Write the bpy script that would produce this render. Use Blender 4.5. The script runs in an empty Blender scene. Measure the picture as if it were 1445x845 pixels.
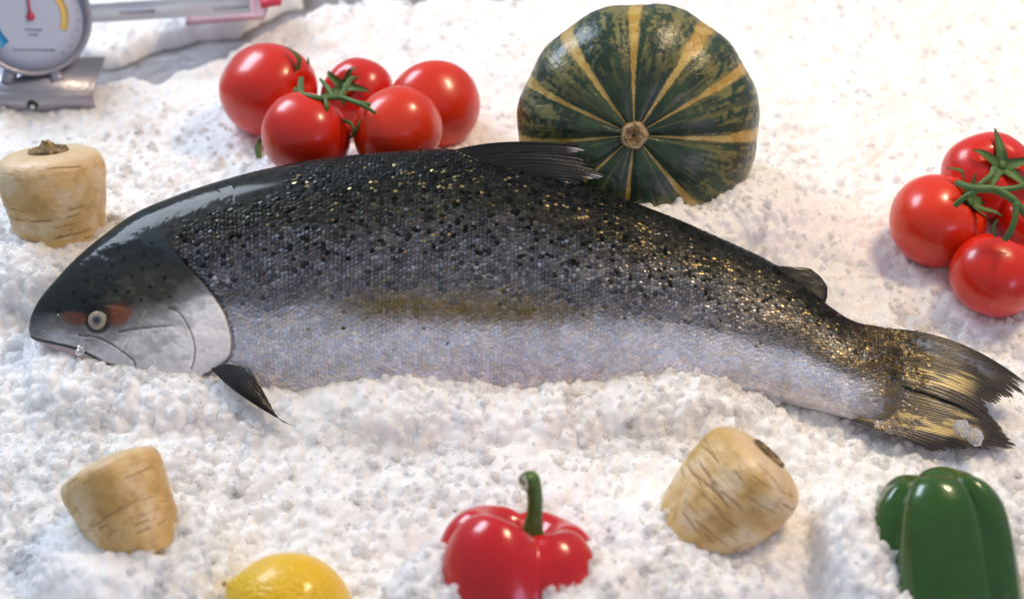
import bpy, math, random
import numpy as np
from mathutils import Vector, Matrix
from mathutils.bvhtree import BVHTree

random.seed(7)
RNG = np.random.default_rng(7)
SC = bpy.context.scene
COL = SC.collection

# ------------------------------------------------------------------ camera
PITCH = math.radians(45.0)
DIST = 1.0
CAM = np.array([0.0, -math.cos(PITCH) * DIST, math.sin(PITCH) * DIST])
FWD = np.array([0.0, math.cos(PITCH), -math.sin(PITCH)])
UPV = np.array([0.0, math.sin(PITCH), math.cos(PITCH)])
RGT = np.array([1.0, 0.0, 0.0])
FPX, CX, CY = 1953.0, 722.5, 422.5          # focal length and centre in photograph pixels

cam_d = bpy.data.cameras.new('camera')
cam = bpy.data.objects.new('camera', cam_d)
COL.objects.link(cam)
cam.location = CAM
cam.rotation_euler = (math.pi / 2 - PITCH, 0, 0)
cam_d.sensor_width = 36.0
cam_d.lens = 36.0 * FPX / 1445.0
cam_d.clip_start = 0.02
cam_d.clip_end = 50.0
cam_d.dof.use_dof = True
cam_d.dof.focus_distance = 0.93
cam_d.dof.aperture_fstop = 4.0
SC.camera = cam

# ------------------------------------------------------------------ world, lamps, exposure
world = bpy.data.worlds.new('World')
SC.world = world
world.use_nodes = True
bg = world.node_tree.nodes['Background']
bg.inputs[0].default_value = (0.80, 0.86, 1.0, 1)
bg.inputs[1].default_value = 0.42


def area_light(name, loc, target, sx, sy, power, color):
    l = bpy.data.lights.new(name, 'AREA')
    l.shape = 'RECTANGLE'
    l.size, l.size_y, l.energy, l.color = sx, sy, power, color
    o = bpy.data.objects.new(name, l)
    COL.objects.link(o)
    o.location = loc
    o.rotation_euler = (Vector(target) - Vector(loc)).to_track_quat('-Z', 'Y').to_euler()
    return o


area_light('window_light', (-1.15, 1.15, 1.20), (-0.1, 0.05, 0.0), 0.85, 0.65, 27.0, (0.75, 0.86, 1.0))
area_light('ceiling_lamp', (0.62, 0.34, 1.12), (0.30, 0.08, 0.0), 0.24, 0.18, 10.2, (1.0, 0.75, 0.48))
area_light('shop_front_light', (0.95, -1.25, 0.45), (0.0, 0.0, 0.0), 0.45, 0.35, 2.2, (0.85, 0.62, 1.0))

vs = SC.view_settings
vs.view_transform = 'Standard'
vs.look = 'None'
vs.exposure = 0.08
vs.gamma = 1.0
SC.render.engine = 'CYCLES'
SC.cycles.use_denoising = True
SC.cycles.max_bounces = 14
SC.cycles.diffuse_bounces = 10
SC.cycles.glossy_bounces = 4
SC.cycles.transmission_bounces = 6
SC.cycles.sample_clamp_indirect = 6.0


# ------------------------------------------------------------------ helpers
def proj(P):
    q = np.asarray(P) - CAM
    d = q @ FWD
    return CX + FPX * (q @ RGT) / d, CY - FPX * (q @ UPV) / d


def ray(px, py):
    v = FWD + RGT * ((px - CX) / FPX) - UPV * ((py - CY) / FPX)
    return v / np.linalg.norm(v)


def at(px, py, z):
    r = ray(px, py)
    return CAM + r * ((z - CAM[2]) / r[2])


def on_plane(px, py, O, N):
    r = ray(px, py)
    return CAM + r * (np.dot(O - CAM, N) / np.dot(r, N))


def _hash(i, j, k, s):
    n = (i * 374761393 + j * 668265263 + k * 2147483647 + s * 1274126177) & 0xFFFFFFFF
    n = ((n ^ (n >> 13)) * 1274126177) & 0xFFFFFFFF
    n = ((n ^ (n >> 16)) * 2246822519) & 0xFFFFFFFF
    return ((n ^ (n >> 15)) & 0xFFFFFF) / float(0xFFFFFF)


def noise(x, y, z=0.0, seed=0):
    x, y, z = np.broadcast_arrays(np.asarray(x, float), np.asarray(y, float), np.asarray(z, float))
    i, j, k = np.floor(x).astype(np.int64), np.floor(y).astype(np.int64), np.floor(z).astype(np.int64)
    fx, fy, fz = x - i, y - j, z - k
    fx, fy, fz = [f * f * (3 - 2 * f) for f in (fx, fy, fz)]
    r = 0
    for a in (0, 1):
        for b in (0, 1):
            for c in (0, 1):
                w = (fx if a else 1 - fx) * (fy if b else 1 - fy) * (fz if c else 1 - fz)
                r = r + w * _hash(i + a, j + b, k + c, seed)
    return r


def fbm(x, y, z=0.0, o=4, seed=0):
    r, a, t = 0, 0.5, 0
    for q in range(o):
        r = r + a * noise(x * 2 ** q, y * 2 ** q, np.asarray(z) * 2 ** q, seed + q * 17)
        t += a
        a *= 0.5
    return r / t


def sstep(a, b, x):
    t = np.clip((x - a) / (b - a), 0, 1)
    return t * t * (3 - 2 * t)


def mixc(c, d, w):
    w = np.asarray(w)[..., None]
    return c * (1 - w) + np.asarray(d) * w


def spline(pts, t):
    """Catmull-Rom through rows of pts; t in 0..len-1"""
    pts = np.asarray(pts, float)
    n = len(pts)
    t = np.clip(np.asarray(t, float), 0, n - 1)
    i = np.minimum(t.astype(int), n - 2)
    f = (t - i)[..., None]
    p1, p2 = pts[i], pts[i + 1]
    p0 = np.where((i > 0)[..., None], pts[np.maximum(i - 1, 0)], 2 * p1 - p2)
    p3 = np.where((i < n - 2)[..., None], pts[np.minimum(i + 2, n - 1)], 2 * p2 - p1)
    return 0.5 * (2 * p1 + (p2 - p0) * f + (2 * p0 - 5 * p1 + 4 * p2 - p3) * f ** 2 + (3 * p1 - p0 - 3 * p2 + p3) * f ** 3)


def polydist(px, py, line):
    """distance to polyline, and sign (+ = right-hand side when walking along it, in pixel axes)"""
    best = np.full(np.shape(px), 1e9)
    sg = np.ones(np.shape(px))
    line = np.asarray(line, float)
    for (x0, y0), (x1, y1) in zip(line[:-1], line[1:]):
        dx, dy = x1 - x0, y1 - y0
        t = np.clip(((px - x0) * dx + (py - y0) * dy) / (dx * dx + dy * dy), 0, 1)
        d = np.hypot(px - x0 - t * dx, py - y0 - t * dy)
        s = np.sign(dx * (py - y0) - dy * (px - x0))
        m = d < best
        best = np.where(m, d, best)
        sg = np.where(m, s, sg)
    return best, sg


def curve2(pts, n=40):
    return spline(pts, np.linspace(0, len(pts) - 1, n))


def link(name, me, mat=None, parent=None, smooth=True):
    o = bpy.data.objects.new(name, me)
    COL.objects.link(o)
    if mat is not None:
        me.materials.append(mat)
    if smooth:
        me.polygons.foreach_set('use_smooth', [True] * len(me.polygons))
    if parent is not None:
        o.parent = parent
    return o


def mesh_np(name, V, F, col=None, ngon=4):
    me = bpy.data.meshes.new(name)
    V = np.asarray(V, np.float32)
    F = np.asarray(F, np.int32)
    me.vertices.add(len(V))
    me.vertices.foreach_set('co', V.ravel())
    me.loops.add(F.size)
    me.loops.foreach_set('vertex_index', F.ravel())
    me.polygons.add(len(F))
    me.polygons.foreach_set('loop_start', np.arange(0, F.size, ngon, dtype=np.int32))
    me.polygons.foreach_set('loop_total', np.full(len(F), ngon, np.int32))
    me.update(calc_edges=True)
    me.validate()
    if col is not None:
        a = me.color_attributes.new('Col', 'FLOAT_COLOR', 'POINT')
        c = np.ones((len(V), 4), np.float32)
        c[:, :3] = np.clip(np.asarray(col).reshape(-1, 3), 0, 1)
        a.data.foreach_set('color', c.ravel())
    return me


def grid_faces(n, m, cu=False, cv=False):
    i = np.arange(n if cu else n - 1)
    j = np.arange(m if cv else m - 1)
    I, J = np.meshgrid(i, j, indexing='ij')
    I2, J2 = (I + 1) % n, (J + 1) % m
    return np.stack([I * m + J, I2 * m + J, I2 * m + J2, I * m + J2], -1).reshape(-1, 4)


def slab(P, th, Nrm):
    """two-sided sheet from a grid P[n,m,3] with thickness th along Nrm"""
    n, m, _ = P.shape
    A = P + Nrm * th * 0.5
    B = P - Nrm * th * 0.5
    V = np.concatenate([A.reshape(-1, 3), B.reshape(-1, 3)])
    f = grid_faces(n, m)
    F = [f, f[:, ::-1] + n * m]
    k = n * m

    def side(idx):
        idx = np.asarray(idx)
        a, b = idx[:-1], idx[1:]
        return np.stack([b, a, a + k, b + k], -1)
    F += [side(np.arange(m)), side(np.arange(m)[::-1] + (n - 1) * m), side((np.arange(n) * m)[::-1]), side(np.arange(n) * m + m - 1)]
    return V, np.concatenate(F)


def tube(pts, rad, seg=10, n=24):
    pts = spline(pts, np.linspace(0, len(pts) - 1, n))
    rad = np.interp(np.linspace(0, 1, n), np.linspace(0, 1, len(np.atleast_1d(rad))), np.atleast_1d(rad))
    T = np.gradient(pts, axis=0)
    T /= np.linalg.norm(T, axis=1)[:, None] + 1e-12
    ref = np.array([0.13, 0.21, 0.97])
    A = np.cross(T, ref)
    A /= np.linalg.norm(A, axis=1)[:, None]
    B = np.cross(T, A)
    th = np.linspace(0, 2 * np.pi, seg, endpoint=False)
    P = pts[:, None] + rad[:, None, None] * (A[:, None] * np.cos(th)[None, :, None] + B[:, None] * np.sin(th)[None, :, None])
    c0, c1 = np.repeat(pts[:1, None], seg, 1), np.repeat(pts[-1:, None], seg, 1)
    P = np.concatenate([c0, P, c1], 0)
    return P.reshape(-1, 3), grid_faces(len(P), seg, cv=True)


def join(parts):
    V, F, o = [], [], 0
    for v, f in parts:
        V.append(v)
        F.append(np.asarray(f) + o)
        o += len(v)
    return np.concatenate(V), np.concatenate(F)


def thing(name, label, cat, loc, group=None):
    o = bpy.data.objects.new(name, None)
    COL.objects.link(o)
    o.location = loc
    o.empty_display_size = 0.02
    o['label'] = label
    o['category'] = cat
    if group:
        o['group'] = group
    return o


def child(name, V, F, mat, parent, col=None, smooth=True):
    """V in world coordinates"""
    loc = np.array(parent.location) if parent.parent is None else np.zeros(3)
    if parent.parent is not None:
        loc = np.array(parent.parent.location)
    me = mesh_np(name, np.asarray(V) - loc, F, col)
    return link(name, me, mat, parent, smooth)


# ------------------------------------------------------------------ materials
def mat_new(name):
    m = bpy.data.materials.new(name)
    m.use_nodes = True
    nt = m.node_tree
    b = nt.nodes['Principled BSDF']
    return m, nt, b


def N(nt, kind, **kw):
    n = nt.nodes.new(kind)
    for k, v in kw.items():
        if k in n.inputs:
            n.inputs[k].default_value = v
        else:
            setattr(n, k, v)
    return n


def principled(name, color=None, attr=False, rough=0.4, metal=0.0, sss=0.0, sss_r=(1, 0.4, 0.2), sss_s=0.004,
               coat=0.0, coat_r=0.05, ior=1.45, trans=0.0, spec=0.5, bump=None, var=0.0, rvar=0.0):
    m, nt, b = mat_new(name)
    L = nt.links
    b.inputs['Roughness'].default_value = rough
    b.inputs['Metallic'].default_value = metal
    b.inputs['IOR'].default_value = ior
    b.inputs['Specular IOR Level'].default_value = spec
    b.inputs['Transmission Weight'].default_value = trans
    b.inputs['Coat Weight'].default_value = coat
    b.inputs['Coat Roughness'].default_value = coat_r
    b.inputs['Subsurface Weight'].default_value = sss
    b.inputs['Subsurface Radius'].default_value = sss_r
    b.inputs['Subsurface Scale'].default_value = sss_s
    tc = N(nt, 'ShaderNodeTexCoord')
    if attr:
        a = N(nt, 'ShaderNodeAttribute', attribute_name='Col')
        src = a.outputs['Color']
    else:
        a = N(nt, 'ShaderNodeRGB')
        a.outputs[0].default_value = (*color, 1)
        src = a.outputs[0]
    if var:
        nz = N(nt, 'ShaderNodeTexNoise', Scale=90.0, Detail=6.0)
        L.new(tc.outputs['Object'], nz.inputs['Vector'])
        mr = N(nt, 'ShaderNodeMapRange')
        mr.inputs['To Min'].default_value = 1 - var
        mr.inputs['To Max'].default_value = 1 + var
        L.new(nz.outputs['Fac'], mr.inputs['Value'])
        vm = N(nt, 'ShaderNodeVectorMath', operation='SCALE')
        L.new(src, vm.inputs[0])
        L.new(mr.outputs[0], vm.inputs['Scale'])
        src = vm.outputs[0]
    L.new(src, b.inputs['Base Color'])
    if rvar:
        nz = N(nt, 'ShaderNodeTexNoise', Scale=60.0, Detail=5.0)
        L.new(tc.outputs['Object'], nz.inputs['Vector'])
        mr = N(nt, 'ShaderNodeMapRange')
        mr.inputs['From Min'].default_value = 0.3
        mr.inputs['From Max'].default_value = 0.7
        mr.inputs['To Min'].default_value = max(0, rough - rvar)
        mr.inputs['To Max'].default_value = rough + rvar
        L.new(nz.outputs['Fac'], mr.inputs['Value'])
        L.new(mr.outputs[0], b.inputs['Roughness'])
    if bump:
        prev = None
        for (sc, dist, det) in bump:
            nz = N(nt, 'ShaderNodeTexNoise', Scale=sc, Detail=det)
            L.new(tc.outputs['Object'], nz.inputs['Vector'])
            bp = N(nt, 'ShaderNodeBump', Strength=1.0, Distance=dist)
            L.new(nz.outputs['Fac'], bp.inputs['Height'])
            if prev is not None:
                L.new(prev.outputs['Normal'], bp.inputs['Normal'])
            prev = bp
        L.new(prev.outputs['Normal'], b.inputs['Normal'])
    return m


M = {}
M['skin'] = principled('fish_skin', attr=True, rough=0.6, metal=0.0, spec=0.08, coat=0.34, coat_r=0.12, rvar=0.1, bump=[(60, 0.0006, 3), (400, 0.0003, 3)])
M['scale'] = principled('fish_scale', attr=True, rough=0.27, metal=0.35, spec=0.25)
_nt = M['scale'].node_tree
_a = N(_nt, 'ShaderNodeAttribute', attribute_name='Rough')
_nt.links.new(_a.outputs['Fac'], _nt.nodes['Principled BSDF'].inputs['Roughness'])
_a = N(_nt, 'ShaderNodeAttribute', attribute_name='Metal')
_nt.links.new(_a.outputs['Fac'], _nt.nodes['Principled BSDF'].inputs['Metallic'])
M['fin'] = principled('fish_fin', attr=True, rough=0.36, metal=0.12, spec=0.35, coat=0.4, coat_r=0.12, bump=[(500, 0.0003, 3)])
M['eye'] = principled('fish_eye', attr=True, rough=0.12, coat=0.9, coat_r=0.03)
M['tomato'] = principled('tomato_skin', color=(0.74, 0.036, 0.004), rough=0.32, sss=0.18, sss_r=(1, 0.2, 0.08), sss_s=0.004, coat=0.4, coat_r=0.17, var=0.10, bump=[(40, 0.0006, 2)])
_nt = M['tomato'].node_tree
_oi = N(_nt, 'ShaderNodeObjectInfo')
_mx = N(_nt, 'ShaderNodeMix', data_type='RGBA')
_mx.inputs['A'].default_value = (0.60, 0.010, 0.003, 1)
_mx.inputs['B'].default_value = (0.70, 0.034, 0.003, 1)
_nt.links.new(_oi.outputs['Random'], _mx.inputs['Factor'])
_src = [l for l in _nt.links if l.from_node.type == 'RGB'][0]
_to = _src.to_socket
_nt.links.new(_mx.outputs['Result'], _to)
M['vine'] = principled('tomato_vine', color=(0.07, 0.145, 0.035), rough=0.5, var=0.35, bump=[(700, 0.0003, 3)])
M['pumpkin'] = principled('pumpkin_rind', attr=True, rough=0.34, coat=0.22, coat_r=0.22, bump=[(170, 0.0010, 4), (700, 0.0003, 3)])
M['cork'] = principled('pumpkin_stem', attr=True, rough=0.85, bump=[(500, 0.0012, 5)])
M['parsnip'] = principled('parsnip_skin', attr=True, rough=0.42, sss=0.25, sss_r=(1, 0.7, 0.35), sss_s=0.004, coat=0.12, coat_r=0.3, bump=[(260, 0.0008, 5), (1200, 0.0002, 3)])
M['crown'] = principled('parsnip_crown', attr=True, rough=0.85, bump=[(600, 0.0016, 6)])
M['redpep'] = principled('red_pepper_skin', color=(0.56, 0.006, 0.010), rough=0.25, sss=0.08, sss_r=(1, 0.15, 0.1), sss_s=0.003, coat=0.45, coat_r=0.11, var=0.1, bump=[(60, 0.0007, 2), (900, 0.00008, 2)])
M['greenpep'] = principled('green_pepper_skin', color=(0.018, 0.085, 0.004), rough=0.25, sss=0.05, sss_r=(0.3, 1, 0.2), sss_s=0.002, coat=0.6, coat_r=0.09, var=0.3, bump=[(55, 0.0009, 2), (900, 0.0001, 2)])
M['stem'] = principled('pepper_stem', attr=True, rough=0.4, coat=0.15, var=0.3, bump=[(500, 0.0005, 4)])
M['lemon'] = principled('lemon_peel', color=(0.80, 0.50, 0.010), rough=0.3, sss=0.2, sss_r=(1, 0.7, 0.1), sss_s=0.003, coat=0.3, coat_r=0.12, var=0.08, bump=[(420, 0.0013, 1)])
M['steel'] = principled('brushed_steel', color=(0.42, 0.42, 0.47), rough=0.42, metal=0.75, rvar=0.1, bump=[(300, 0.0004, 3)])
M['tray'] = principled('counter_metal_shade', color=(0.26, 0.24, 0.25), rough=0.5, metal=0.3, var=0.3, bump=[(120, 0.002, 5)])  # counter metal; its grey also stands in for shaded ice at back left
M['dial'] = principled('dial_white', color=(0.50, 0.58, 0.74), rough=0.4, coat=0.4, coat_r=0.02)
M['blue'] = principled('dial_blue', color=(0.03, 0.30, 0.62), rough=0.4)
M['yellow'] = principled('dial_yellow', color=(0.75, 0.55, 0.16), rough=0.4)
M['needle'] = principled('needle_red', color=(0.55, 0.05, 0.10), rough=0.4)
M['ink'] = principled('dial_ink', color=(0.30, 0.34, 0.44), rough=0.5)
M['screw'] = principled('screw_dark', color=(0.05, 0.05, 0.05), rough=0.4, metal=0.6)
M['screwtop'] = principled('screw_bright', color=(0.6, 0.7, 0.66), rough=0.3, metal=0.6)
M['rail'] = principled('rail_plastic', color=(0.78, 0.82, 0.88), rough=0.25, trans=0.45, coat=0.3)
M['slot'] = principled('rail_slot', color=(0.36, 0.38, 0.44), rough=0.5)
M['redplastic'] = principled('red_plastic', color=(0.50, 0.03, 0.06), rough=0.35)
M['pinkcard'] = principled('pink_card', color=(0.55, 0.34, 0.38), rough=0.6)


def ice_material(name, bed=False, lump=False):
    m, nt, b = mat_new(name)
    L = nt.links
    tc = N(nt, 'ShaderNodeTexCoord')
    geo = N(nt, 'ShaderNodeNewGeometry')
    oi = N(nt, 'ShaderNodeObjectInfo')
    b.inputs['IOR'].default_value = 1.31
    b.inputs['Roughness'].default_value = 0.13
    b.inputs['Subsurface Weight'].default_value = 1.0
    b.inputs['Subsurface Radius'].default_value = (0.9, 0.95, 1.0)
    b.inputs['Subsurface Scale'].default_value = 0.010
    b.inputs['Transmission Weight'].default_value = 0.0
    nz = N(nt, 'ShaderNodeTexNoise', Scale=28.0, Detail=3.0)
    L.new(geo.outputs['Position'], nz.inputs['Vector'])
    mr = N(nt, 'ShaderNodeMapRange')
    mr.inputs['From Min'].default_value = 0.35
    mr.inputs['From Max'].default_value = 0.65
    L.new(nz.outputs['Fac'], mr.inputs['Value'])
    mx = N(nt, 'ShaderNodeMix', data_type='RGBA')
    mx.inputs['A'].default_value = (0.975, 0.985, 0.998, 1)
    mx.inputs['B'].default_value = (0.95, 0.945, 0.945, 1)
    L.new(mr.outputs[0], mx.inputs['Factor'])
    # faint melt-water stains, cream coloured
    ns = N(nt, 'ShaderNodeTexNoise', Scale=5.0, Detail=2.0)
    L.new(geo.outputs['Position'], ns.inputs['Vector'])
    ms_ = N(nt, 'ShaderNodeMapRange')
    ms_.inputs['From Min'].default_value = 0.50
    ms_.inputs['From Max'].default_value = 0.72
    ms_.inputs['To Max'].default_value = 0.6
    L.new(ns.outputs['Fac'], ms_.inputs['Value'])
    m2 = N(nt, 'ShaderNodeMix', data_type='RGBA')
    m2.inputs['B'].default_value = (0.95, 0.91, 0.85, 1)
    L.new(mx.outputs['Result'], m2.inputs['A'])
    L.new(ms_.outputs[0], m2.inputs['Factor'])
    mx = m2
    L.new(mx.outputs['Result'], b.inputs['Base Color'])
    # loose grains: frosted, letting light through; some are clearer than others
    if not lump and not bed:
        b.inputs['Subsurface Weight'].default_value = 0.0
        tl = N(nt, 'ShaderNodeBsdfTranslucent')
        L.new(mx.outputs['Result'], tl.inputs['Color'])
        ms = N(nt, 'ShaderNodeMixShader')
        cr_ = N(nt, 'ShaderNodeMath', operation='LESS_THAN')
        cr_.inputs[1].default_value = 0.92
        L.new(oi.outputs['Random'], cr_.inputs[0])
        cm_ = N(nt, 'ShaderNodeMath', operation='MULTIPLY')
        cm_.inputs[1].default_value = 0.68
        L.new(cr_.outputs[0], cm_.inputs[0])
        L.new(cm_.outputs[0], ms.inputs[0])
        L.new(b.outputs[0], ms.inputs[1]); L.new(tl.outputs[0], ms.inputs[2])
        L.new(ms.outputs[0], nt.nodes['Material Output'].inputs['Surface'])
    if not lump and not bed:
        rr = N(nt, 'ShaderNodeMapRange')
        rr.inputs['From Min'].default_value = 0.91
        rr.inputs['From Max'].default_value = 0.93
        rr.inputs['To Min'].default_value = 0.0
        rr.inputs['To Max'].default_value = 0.88
        L.new(oi.outputs['Random'], rr.inputs['Value'])
        L.new(rr.outputs[0], b.inputs['Transmission Weight'])
    elif lump:
        b.inputs['Transmission Weight'].default_value = 0.8
        b.inputs['Roughness'].default_value = 0.12
    n2 = N(nt, 'ShaderNodeTexNoise', Scale=900.0, Detail=3.0)
    L.new(geo.outputs['Position'], n2.inputs['Vector'])
    bp = N(nt, 'ShaderNodeBump', Strength=1.0, Distance=0.0006)
    L.new(n2.outputs['Fac'], bp.inputs['Height'])
    L.new(bp.outputs['Normal'], b.inputs['Normal'])
    return m


M['ice'] = ice_material('crushed_ice', bed=True)
M['grain'] = ice_material('ice_grain')
M['icelump'] = ice_material('clear_ice', lump=True)

ICE_PINS = []        # (x, y, z, weight radius): heights the ice surface takes


def pin(p, s=0.018):
    ICE_PINS.append((p[0], p[1], p[2], s))


BVH = {}


def bvh_of(name, objs):
    V, F, o = [], [], 0
    for ob in objs:
        off = np.zeros(3)
        q = ob
        while q.parent is not None:
            q = q.parent
            off = np.array(q.location)
        me = ob.data
        v = np.empty(len(me.vertices) * 3)
        me.vertices.foreach_get('co', v)
        v = v.reshape(-1, 3) + off
        V += [Vector(x) for x in v]
        F += [[i + o for i in p.vertices] for p in me.polygons]
        o += len(v)
    BVH[name] = BVHTree.FromPolygons(V, F)
    return BVH[name]


def pin_line(bvh, pts, s=0.016, n=None, dz=0.0):
    pts = np.asarray(pts, float)
    t = np.linspace(0, len(pts) - 1, n or 4 * len(pts))
    for px, py in spline(pts, t):
        h = bvh.ray_cast(Vector(CAM), Vector(ray(px, py)))
        if h[0] is not None:
            pin((h[0][0], h[0][1], h[0][2] + dz), s)


# ================================================================== SALMON
ST = np.array([  # top x,y  bottom x,y  half thickness (mm)  centre height z (mm)  tilt (deg)
    (41.5, 461, 43.5, 476, 2.0, 34, 32), (46, 444, 57, 485, 7, 34, 32), (58, 422, 85, 499, 12, 34, 32), (81, 395, 115, 516, 17, 34, 32),
    (112, 364, 150, 531, 23, 34, 32), (151, 332, 190, 545, 28, 34, 32), (197, 301, 235, 556, 33, 34, 32), (250, 279, 285, 566, 37, 34, 32),
    (310, 259, 335, 574, 41, 34, 32), (380, 241, 395, 582, 44, 34, 32), (460, 227.5, 465, 588, 46, 34, 32), (560, 218, 550, 590, 47, 34, 32),
    (640, 215, 635, 588, 47, 34, 32), (720, 227, 715, 584, 46, 34, 31), (800, 253, 790, 580, 44, 34, 30), (880, 285, 865, 573, 41, 33, 29),
    (950, 312, 930, 566, 37, 32, 27), (1020, 343, 995, 562, 33, 31, 25), (1080, 371, 1050, 562, 29, 29, 23), (1130, 403, 1105, 567, 25, 28, 21),
    (1170, 437, 1150, 575, 21, 27, 19), (1205, 457, 1195, 587, 17, 26, 17), (1245, 464, 1236, 602, 12, 25, 15), (1275, 473, 1254, 606, 7, 24, 14),
    (1292, 496, 1274, 596, 3.0, 23.5, 13), (1300, 525, 1292, 566, 1.0, 23, 13)], float)


def frame_at(s):
    """stations for parameter s -> centre C, half height vector A, normal Nn, half thickness b"""
    q = spline(ST, s)
    C, A, Nn = [], [], []
    for r in q:
        T = math.radians(r[6])
        nrm = np.array([0, -math.sin(T), math.cos(T)])
        c = at((r[0] + r[2]) / 2, (r[1] + r[3]) / 2, r[5] / 1000)
        a = on_plane(r[0], r[1], c, nrm)
        d = on_plane(r[2], r[3], c, nrm)
        C.append((a + d) / 2)
        A.append((a - d) / 2)
        Nn.append(nrm)
    return np.array(C), np.array(A), np.array(Nn), q[:, 4] / 1000


GILL = curve2([(236, 340), (262, 372), (286, 397), (306, 423), (320, 448), (327, 478), (324, 503), (305, 520), (288, 529)], 60)
MOUTH = curve2([(40, 473), (52, 478), (78, 484), (106, 491), (128, 501), (146, 511), (165, 519)], 40)
MAXIL = curve2([(112, 474), (135, 476), (156, 485), (174, 497), (188, 508), (191, 516)], 40)
PREOP = curve2([(238, 434), (254, 443), (266, 462), (274, 484), (274, 505), (270, 520)], 40)
CHEEK = curve2([(168, 468), (190, 464), (215, 461), (244, 459)], 30)
BROW = curve2([(120, 438), (138, 431), (160, 430), (178, 434)], 20)
EYE = (137.5, 452.0)


def groove(px, py, line, w):
    d, s = polydist(px, py, line)
    return np.exp(-(d / w) ** 2), d * s


def head_disp(px, py):
    """relief of the head in metres along the outward normal"""
    d = np.zeros(np.shape(px))
    g, sd = groove(px, py, GILL, 2.6)
    inside = (py > 335) & (py < 545)
    fade = sstep(330, 380, py)
    d -= 0.0022 * g * fade * inside
    beh = sd < 0
    d -= np.where(beh & (px < 460) & inside, 0.0032 * np.exp(-np.abs(sd) / 26.0) * fade, 0)
    d += np.where(~beh & (px > 235), 0.0008 * np.exp(-np.abs(sd) / 10.0) * fade, 0)
    for ln, w, dp in ((MOUTH, 2.6, 0.0020), (MAXIL, 1.9, 0.0010), (PREOP, 1.6, 0.0008), (CHEEK, 2.0, 0.0008), (BROW, 3.0, 0.0007)):
        g, sd = groove(px, py, ln, w)
        d -= dp * g
    g, sd = groove(px, py, MAXIL, 2)
    d += 0.0010 * np.exp(-np.abs(sd) / 9) * (sd > 0) * (px < 200)
    g, sd = groove(px, py, PREOP, 2)
    d += 0.0008 * np.exp(-np.abs(sd) / 14) * (sd > 0) * (px < 300) * (py > 430)
    r = np.hypot((px - EYE[0]), (py - EYE[1]))
    d += -0.0016 * np.exp(-((r - 17) / 4.0) ** 2) - 0.0015 * np.exp(-(r / 15) ** 4)
    # nostril
    r = np.hypot(px - 82, (py - 441) * 1.3)
    d -= 0.0012 * np.exp(-(r / 4) ** 2)
    d += 0.0009 * (fbm(px / 26, py / 18, 0, 4, 5) - 0.5) * (px < 330)
    return d


SPOTS = np.array([(123, 396, 5), (119, 425, 5), (104, 413, 4), (122, 381, 4), (137, 419, 4), (163, 410, 3.5), (181, 411, 3), (175, 366, 5), (201, 380, 4), (204, 359, 4), (232, 392, 4),
                  (212, 405, 3.5), (186, 390, 3), (150, 392, 3.5), (158, 376, 3.5), (222, 374, 3.5), (199, 423, 3), (240, 418, 2.6), (167, 350, 4), (214, 343, 4), (182, 334, 3.5), (150, 360, 4), (228, 355, 3)], float)


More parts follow.
